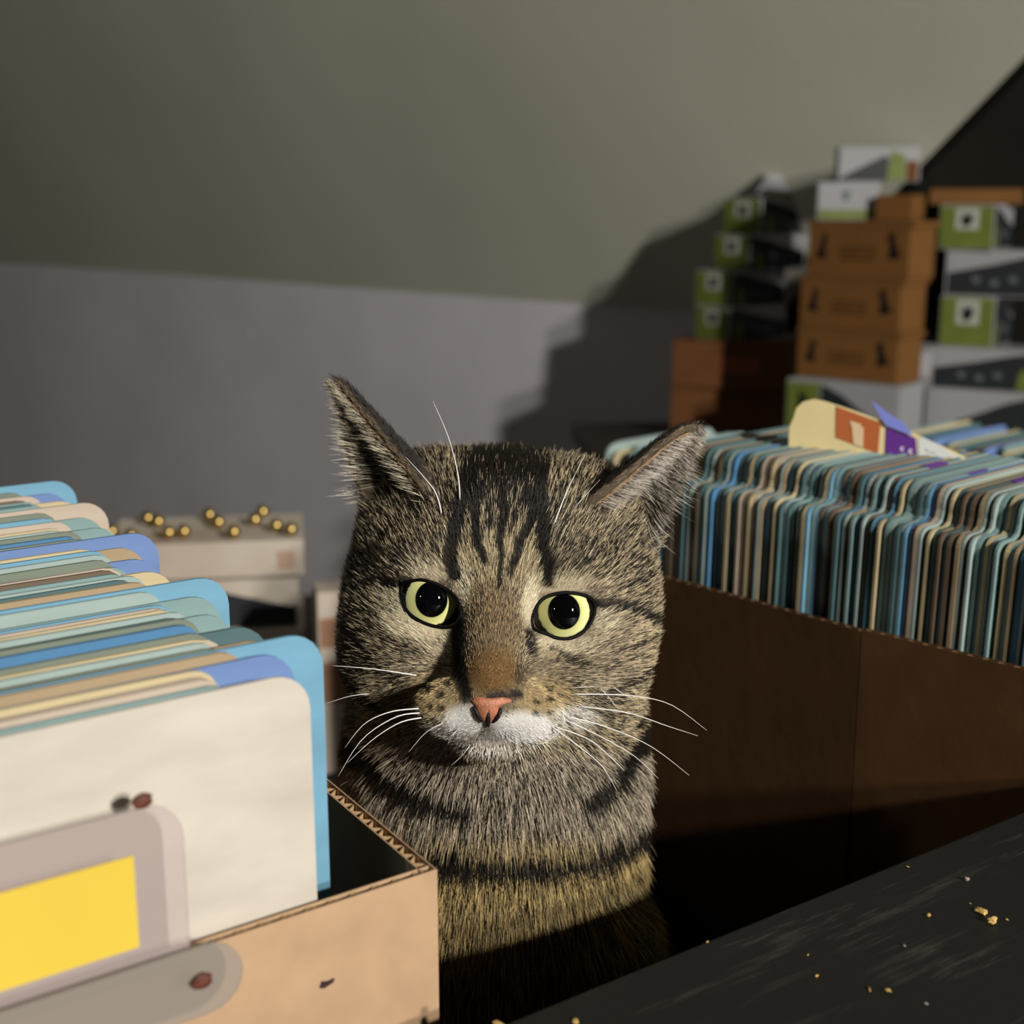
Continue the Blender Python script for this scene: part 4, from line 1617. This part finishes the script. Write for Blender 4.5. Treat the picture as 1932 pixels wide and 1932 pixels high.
# --- eyes
def eye_material():
    m = bpy.data.materials.new('cat_eye')
    m.use_nodes = True
    nt = m.node_tree
    b = nt.nodes['Principled BSDF']
    tc = nt.nodes.new('ShaderNodeTexCoord')
    sep = nt.nodes.new('ShaderNodeSeparateXYZ')
    nt.links.new(tc.outputs['Object'], sep.inputs[0])

    def math_(op, a, b_=None):
        n = nt.nodes.new('ShaderNodeMath')
        n.operation = op
        for i, v_ in enumerate((a, b_)):
            if v_ is None:
                continue
            if isinstance(v_, (int, float)):
                n.inputs[i].default_value = v_
            else:
                nt.links.new(v_, n.inputs[i])
        return n.outputs[0]
    x, y = sep.outputs[0], sep.outputs[1]
    yp = math_('MULTIPLY', y, .90)
    r_iris = math_('SQRT', math_('ADD', math_('MULTIPLY', x, x), math_('MULTIPLY', y, y)))
    r_pup = math_('SQRT', math_('ADD', math_('MULTIPLY', x, x), math_('MULTIPLY', yp, yp)))
    nz = nt.nodes.new('ShaderNodeTexNoise')
    nz.inputs['Scale'].default_value = 900
    nz.inputs['Detail'].default_value = 3
    nt.links.new(tc.outputs['Object'], nz.inputs['Vector'])
    rr_ = math_('ADD', r_iris, math_('MULTIPLY', math_('SUBTRACT', nz.outputs['Fac'], .5), .0010))
    rmp = nt.nodes.new('ShaderNodeValToRGB')
    els = rmp.color_ramp.elements
    els[0].position = .52
    els[0].color = L4((150, 176, 138))
    els[1].position = .62
    els[1].color = L4((200, 198, 126))
    e = els.new(.78)
    e.color = L4((220, 224, 158))
    e = els.new(.865)
    e.color = L4((224, 226, 160))
    e = els.new(.90)
    e.color = L4((20, 15, 12))
    nt.links.new(math_('DIVIDE', rr_, .0098), rmp.inputs[0])
    pup = nt.nodes.new('ShaderNodeValToRGB')
    pup.color_ramp.elements[0].position = .545
    pup.color_ramp.elements[0].color = (0, 0, 0, 1)
    pup.color_ramp.elements[1].position = .57
    nt.links.new(math_('DIVIDE', r_pup, .0098), pup.inputs[0])
    mx = nt.nodes.new('ShaderNodeMix')
    mx.data_type = 'RGBA'
    mx.inputs[6].default_value = (.0015, .0015, .002, 1)
    nt.links.new(pup.outputs[0], mx.inputs[0])
    nt.links.new(rmp.outputs[0], mx.inputs[7])
    nt.links.new(mx.outputs[2], b.inputs['Base Color'])
    b.inputs['Roughness'].default_value = .5
    b.inputs['Specular IOR Level'].default_value = .0
    b.inputs['Coat Weight'].default_value = 1.0
    b.inputs['Coat Roughness'].default_value = .02
    b.inputs['Coat IOR'].default_value = 1.45
    return m


m_eye = eye_material()
bm = bmesh.new()
bmesh.ops.create_uvsphere(bm, u_segments=48, v_segments=32, radius=EYER / 100)
for v_ in bm.verts:                                  # slight corneal bulge towards +z
    r_ = math.hypot(v_.co.x, v_.co.y) * 100
    if v_.co.z > 0 and r_ < .95:
        v_.co.z += .0010 * (1 - (r_ / .95) ** 2)
eyeme = bpy.data.meshes.new('eyeball')
bm.to_mesh(eyeme)
bm.free()
eyeme.materials.append(m_eye)
for p in eyeme.polygons:
    p.use_smooth = True
m_lid = mat('dark_eye_rim', (6, 5, 5), .6, .12)


def tube(name, pts, radii, material, parent, seg=8, closed=False):
    pts = np.array(pts, float)
    n = len(pts)
    V_, F_ = [], []
    for i in range(n):
        a = pts[(i - 1) % n] if (closed or i > 0) else pts[i]
        b = pts[(i + 1) % n] if (closed or i < n - 1) else pts[i]
        t = (b - a) / (np.linalg.norm(b - a) + 1e-12)
        ref = np.array([.3, .2, .93]) if abs(t[2]) < .9 else np.array([1.0, 0, 0])
        u = np.cross(t, ref)
        u /= np.linalg.norm(u)
        w = np.cross(t, u)
        for k in range(seg):
            an = 2 * math.pi * k / seg
            V_.append(pts[i] + (u * math.cos(an) + w * math.sin(an)) * radii[i])
    for i in range(n if closed else n - 1):
        j = (i + 1) % n
        for k in range(seg):
            F_.append((i * seg + k, i * seg + (k + 1) % seg, j * seg + (k + 1) % seg, j * seg + k))
    if not closed:
        F_.append(tuple(range(seg - 1, -1, -1)))
        F_.append(tuple((n - 1) * seg + k for k in range(seg)))
    return mesh_obj(name, V_, F_, material, parent, smooth=True)


for c, poly in ((EYEC[0], EYL), (EYEC[1], EYR)):
    o = bpy.data.objects.new('eye', eyeme)
    COL.objects.link(o)
    o.parent = cat_root
    wc = to_world(c)[0]
    o.location = wc - CB
    look = Vector((0, 0, EYE)) - Vector(wc)
    o.rotation_euler = look.to_track_quat('Z', 'Y').to_euler()
    o['label'] = 'green-yellow eye with a wide black pupil'
    # rim: follows the opening on the surface
    pl = spline([(x_, y_, 0) for x_, y_ in poly + poly[:1]], 60)[:-1]
    cm = pl.mean(0)
    rp = []
    for q in pl:
        out = cm + (q - cm) * 1.05
        rp.append(to_world(pp(out[0], out[1], min(face_depth(out[0], out[1]) + .02, c[2] - .55)))[0] - CB)
    rp = np.array(rp)
    for _ in range(3):
        rp = rp * .5 + .25 * (np.roll(rp, 1, 0) + np.roll(rp, -1, 0))
    tube('eye_rim', rp, [.00065] * len(rp), m_lid, cat_root, 8, True)

# --- nose leather
m_nose = mat('nose_leather', (182, 124, 94), .42, .4, .12, 500, color2=(166, 106, 80), bump=.3, bscale=1500)
NP_ = spline([(x_, y_, 0) for x_, y_ in NOSE_POLY + NOSE_POLY[:1]], 49)[:-1, :2]
nc = np.array([922, 1332.])
V_, F_ = [], []
rings = [1.0, .93, .8, .6, .35]
nd0 = min(face_depth(922, 1325), face_depth(925, 1335))
for ri, k in enumerate(rings):
    for q in NP_:
        x_, y_ = nc + (q - nc) * k
        d = face_depth(x_, y_)
        d = min(d, nd0 + 1.6)
        groove = .09 * math.exp(-((x_ - 921) / 3.0) ** 2) * sstep(1338, 1352, np.array(y_)) if k < .95 else 0
        V_.append(to_world(pp(x_, y_, d + .06 - .15 * math.sqrt(max(0, 1 - k * k)) - (.0 if ri == 0 else .06) + float(groove)))[0] - CB)
x_, y_ = nc
V_.append(to_world(pp(x_, y_, face_depth(x_, y_) - .15))[0] - CB)
m_ = len(NP_)
for ri in range(len(rings) - 1):
    for k in range(m_):
        F_.append((ri * m_ + k, ri * m_ + (k + 1) % m_, (ri + 1) * m_ + (k + 1) % m_, (ri + 1) * m_ + k))
for k in range(m_):
    F_.append(((len(rings) - 1) * m_ + k, (len(rings) - 1) * m_ + (k + 1) % m_, len(rings) * m_))
no = mesh_obj('nose', V_, F_, m_nose, cat_root, smooth=True)
no['label'] = 'pink-orange nose leather'
m_nos = mat('nostril_dark', (30, 18, 18), .6, .3)
for pts in ([(893, 1333), (899, 1343), (904, 1353), (910, 1362)], [(946, 1336), (942, 1346), (937, 1355), (930, 1363)], [(921, 1341), (921, 1352), (921, 1362), (921, 1371)]):
    pts = spline([(a, b, 0) for a, b in pts], 12)
    wp = [to_world(pp(a, b, face_depth(a, b) - .06))[0] - CB for a, b, _ in pts]
    n_ = len(wp)
    tube('nostril' if pts[0][0] != 921 else 'philtrum', wp, [.0003 + .00055 * math.sin(math.pi * (i + .5) / n_) for i in range(n_)], m_nos, no, 6)

# --- whiskers
m_wh = mat('white_whisker', (242, 240, 236), .35, .5)
f2 = lambda L_: [(580 + .414 * a, 1200 + .414 * b) for a, b in L_]
WH = [f2(L_) for L_ in (
    [(1200, 265), (1450, 270), (1650, 310), (1820, 430)], [(1230, 320), (1460, 350), (1640, 410), (1780, 455)], [(1170, 365), (1350, 410), (1560, 500), (1740, 635)],
    [(1170, 380), (1300, 440), (1480, 540), (1600, 650)], [(1110, 410), (1220, 490), (1340, 590), (1410, 705)], [(1120, 410), (1280, 470), (1390, 560), (1445, 615)],
    [(1180, 240), (1260, 232), (1340, 232)], [(1390, 228), (1430, 258), (1480, 290)], [(1330, 232), (1375, 280), (1420, 340)],
    [(510, 330), (380, 345), (260, 400), (170, 510)], [(515, 350), (400, 370), (250, 470), (140, 640)], [(520, 372), (420, 395), (300, 470), (180, 580)],
    [(285, 262), (190, 275), (85, 308)], [(500, 180), (300, 150), (110, 135)], [(620, 395), (540, 440), (460, 530)], [(680, 430), (655, 460), (640, 495)], [(760, 500), (735, 540), (728, 580)],
    [(950, 510), (978, 550), (988, 600)], [(740, 500), (700, 550), (655, 590)])]
WH += [[(868, 948), (864, 895), (846, 825), (817, 757)], [(1044, 992), (1066, 935), (1085, 895), (1106, 853)], [(834, 972), (822, 930), (798, 898), (765, 862)],
       [(1082, 962), (1096, 944), (1132, 905)]]
for L_ in WH:
    pts = spline([(a, b, 0) for a, b in L_], 14)
    d0_ = face_depth(pts[0][0], pts[0][1]) + .05
    d0_ = min(d0_, 49.0)
    ln = sum(np.hypot(*(pts[i + 1][:2] - pts[i][:2])) for i in range(13))
    wp = []
    for i, (a, b, _) in enumerate(pts):
        t = i / 13
        fd = face_depth(a, b)
        d = d0_ - .9 * t * (1 - .5 * t) * min(1, ln / 120) if L_[0][1] > 1100 else d0_ - .4 * t
        d = min(d, fd - .12 - .5 * min(1, t * 3)) if i and fd < 50 else d
        wp.append((a, b, d))
    wp = np.array(wp)
    for _ in range(4):
        wp[1:-1, 2] = .5 * wp[1:-1, 2] + .25 * (wp[:-2, 2] + wp[2:, 2])
    wp = np.array([to_world(pp(*q))[0] - CB for q in wp])
    r0 = .00026 if ln > 120 else .00016
    tube('whisker', wp, [r0 * (1 - .85 * (i / 13)) for i in range(14)], m_wh, cat_root, 6)
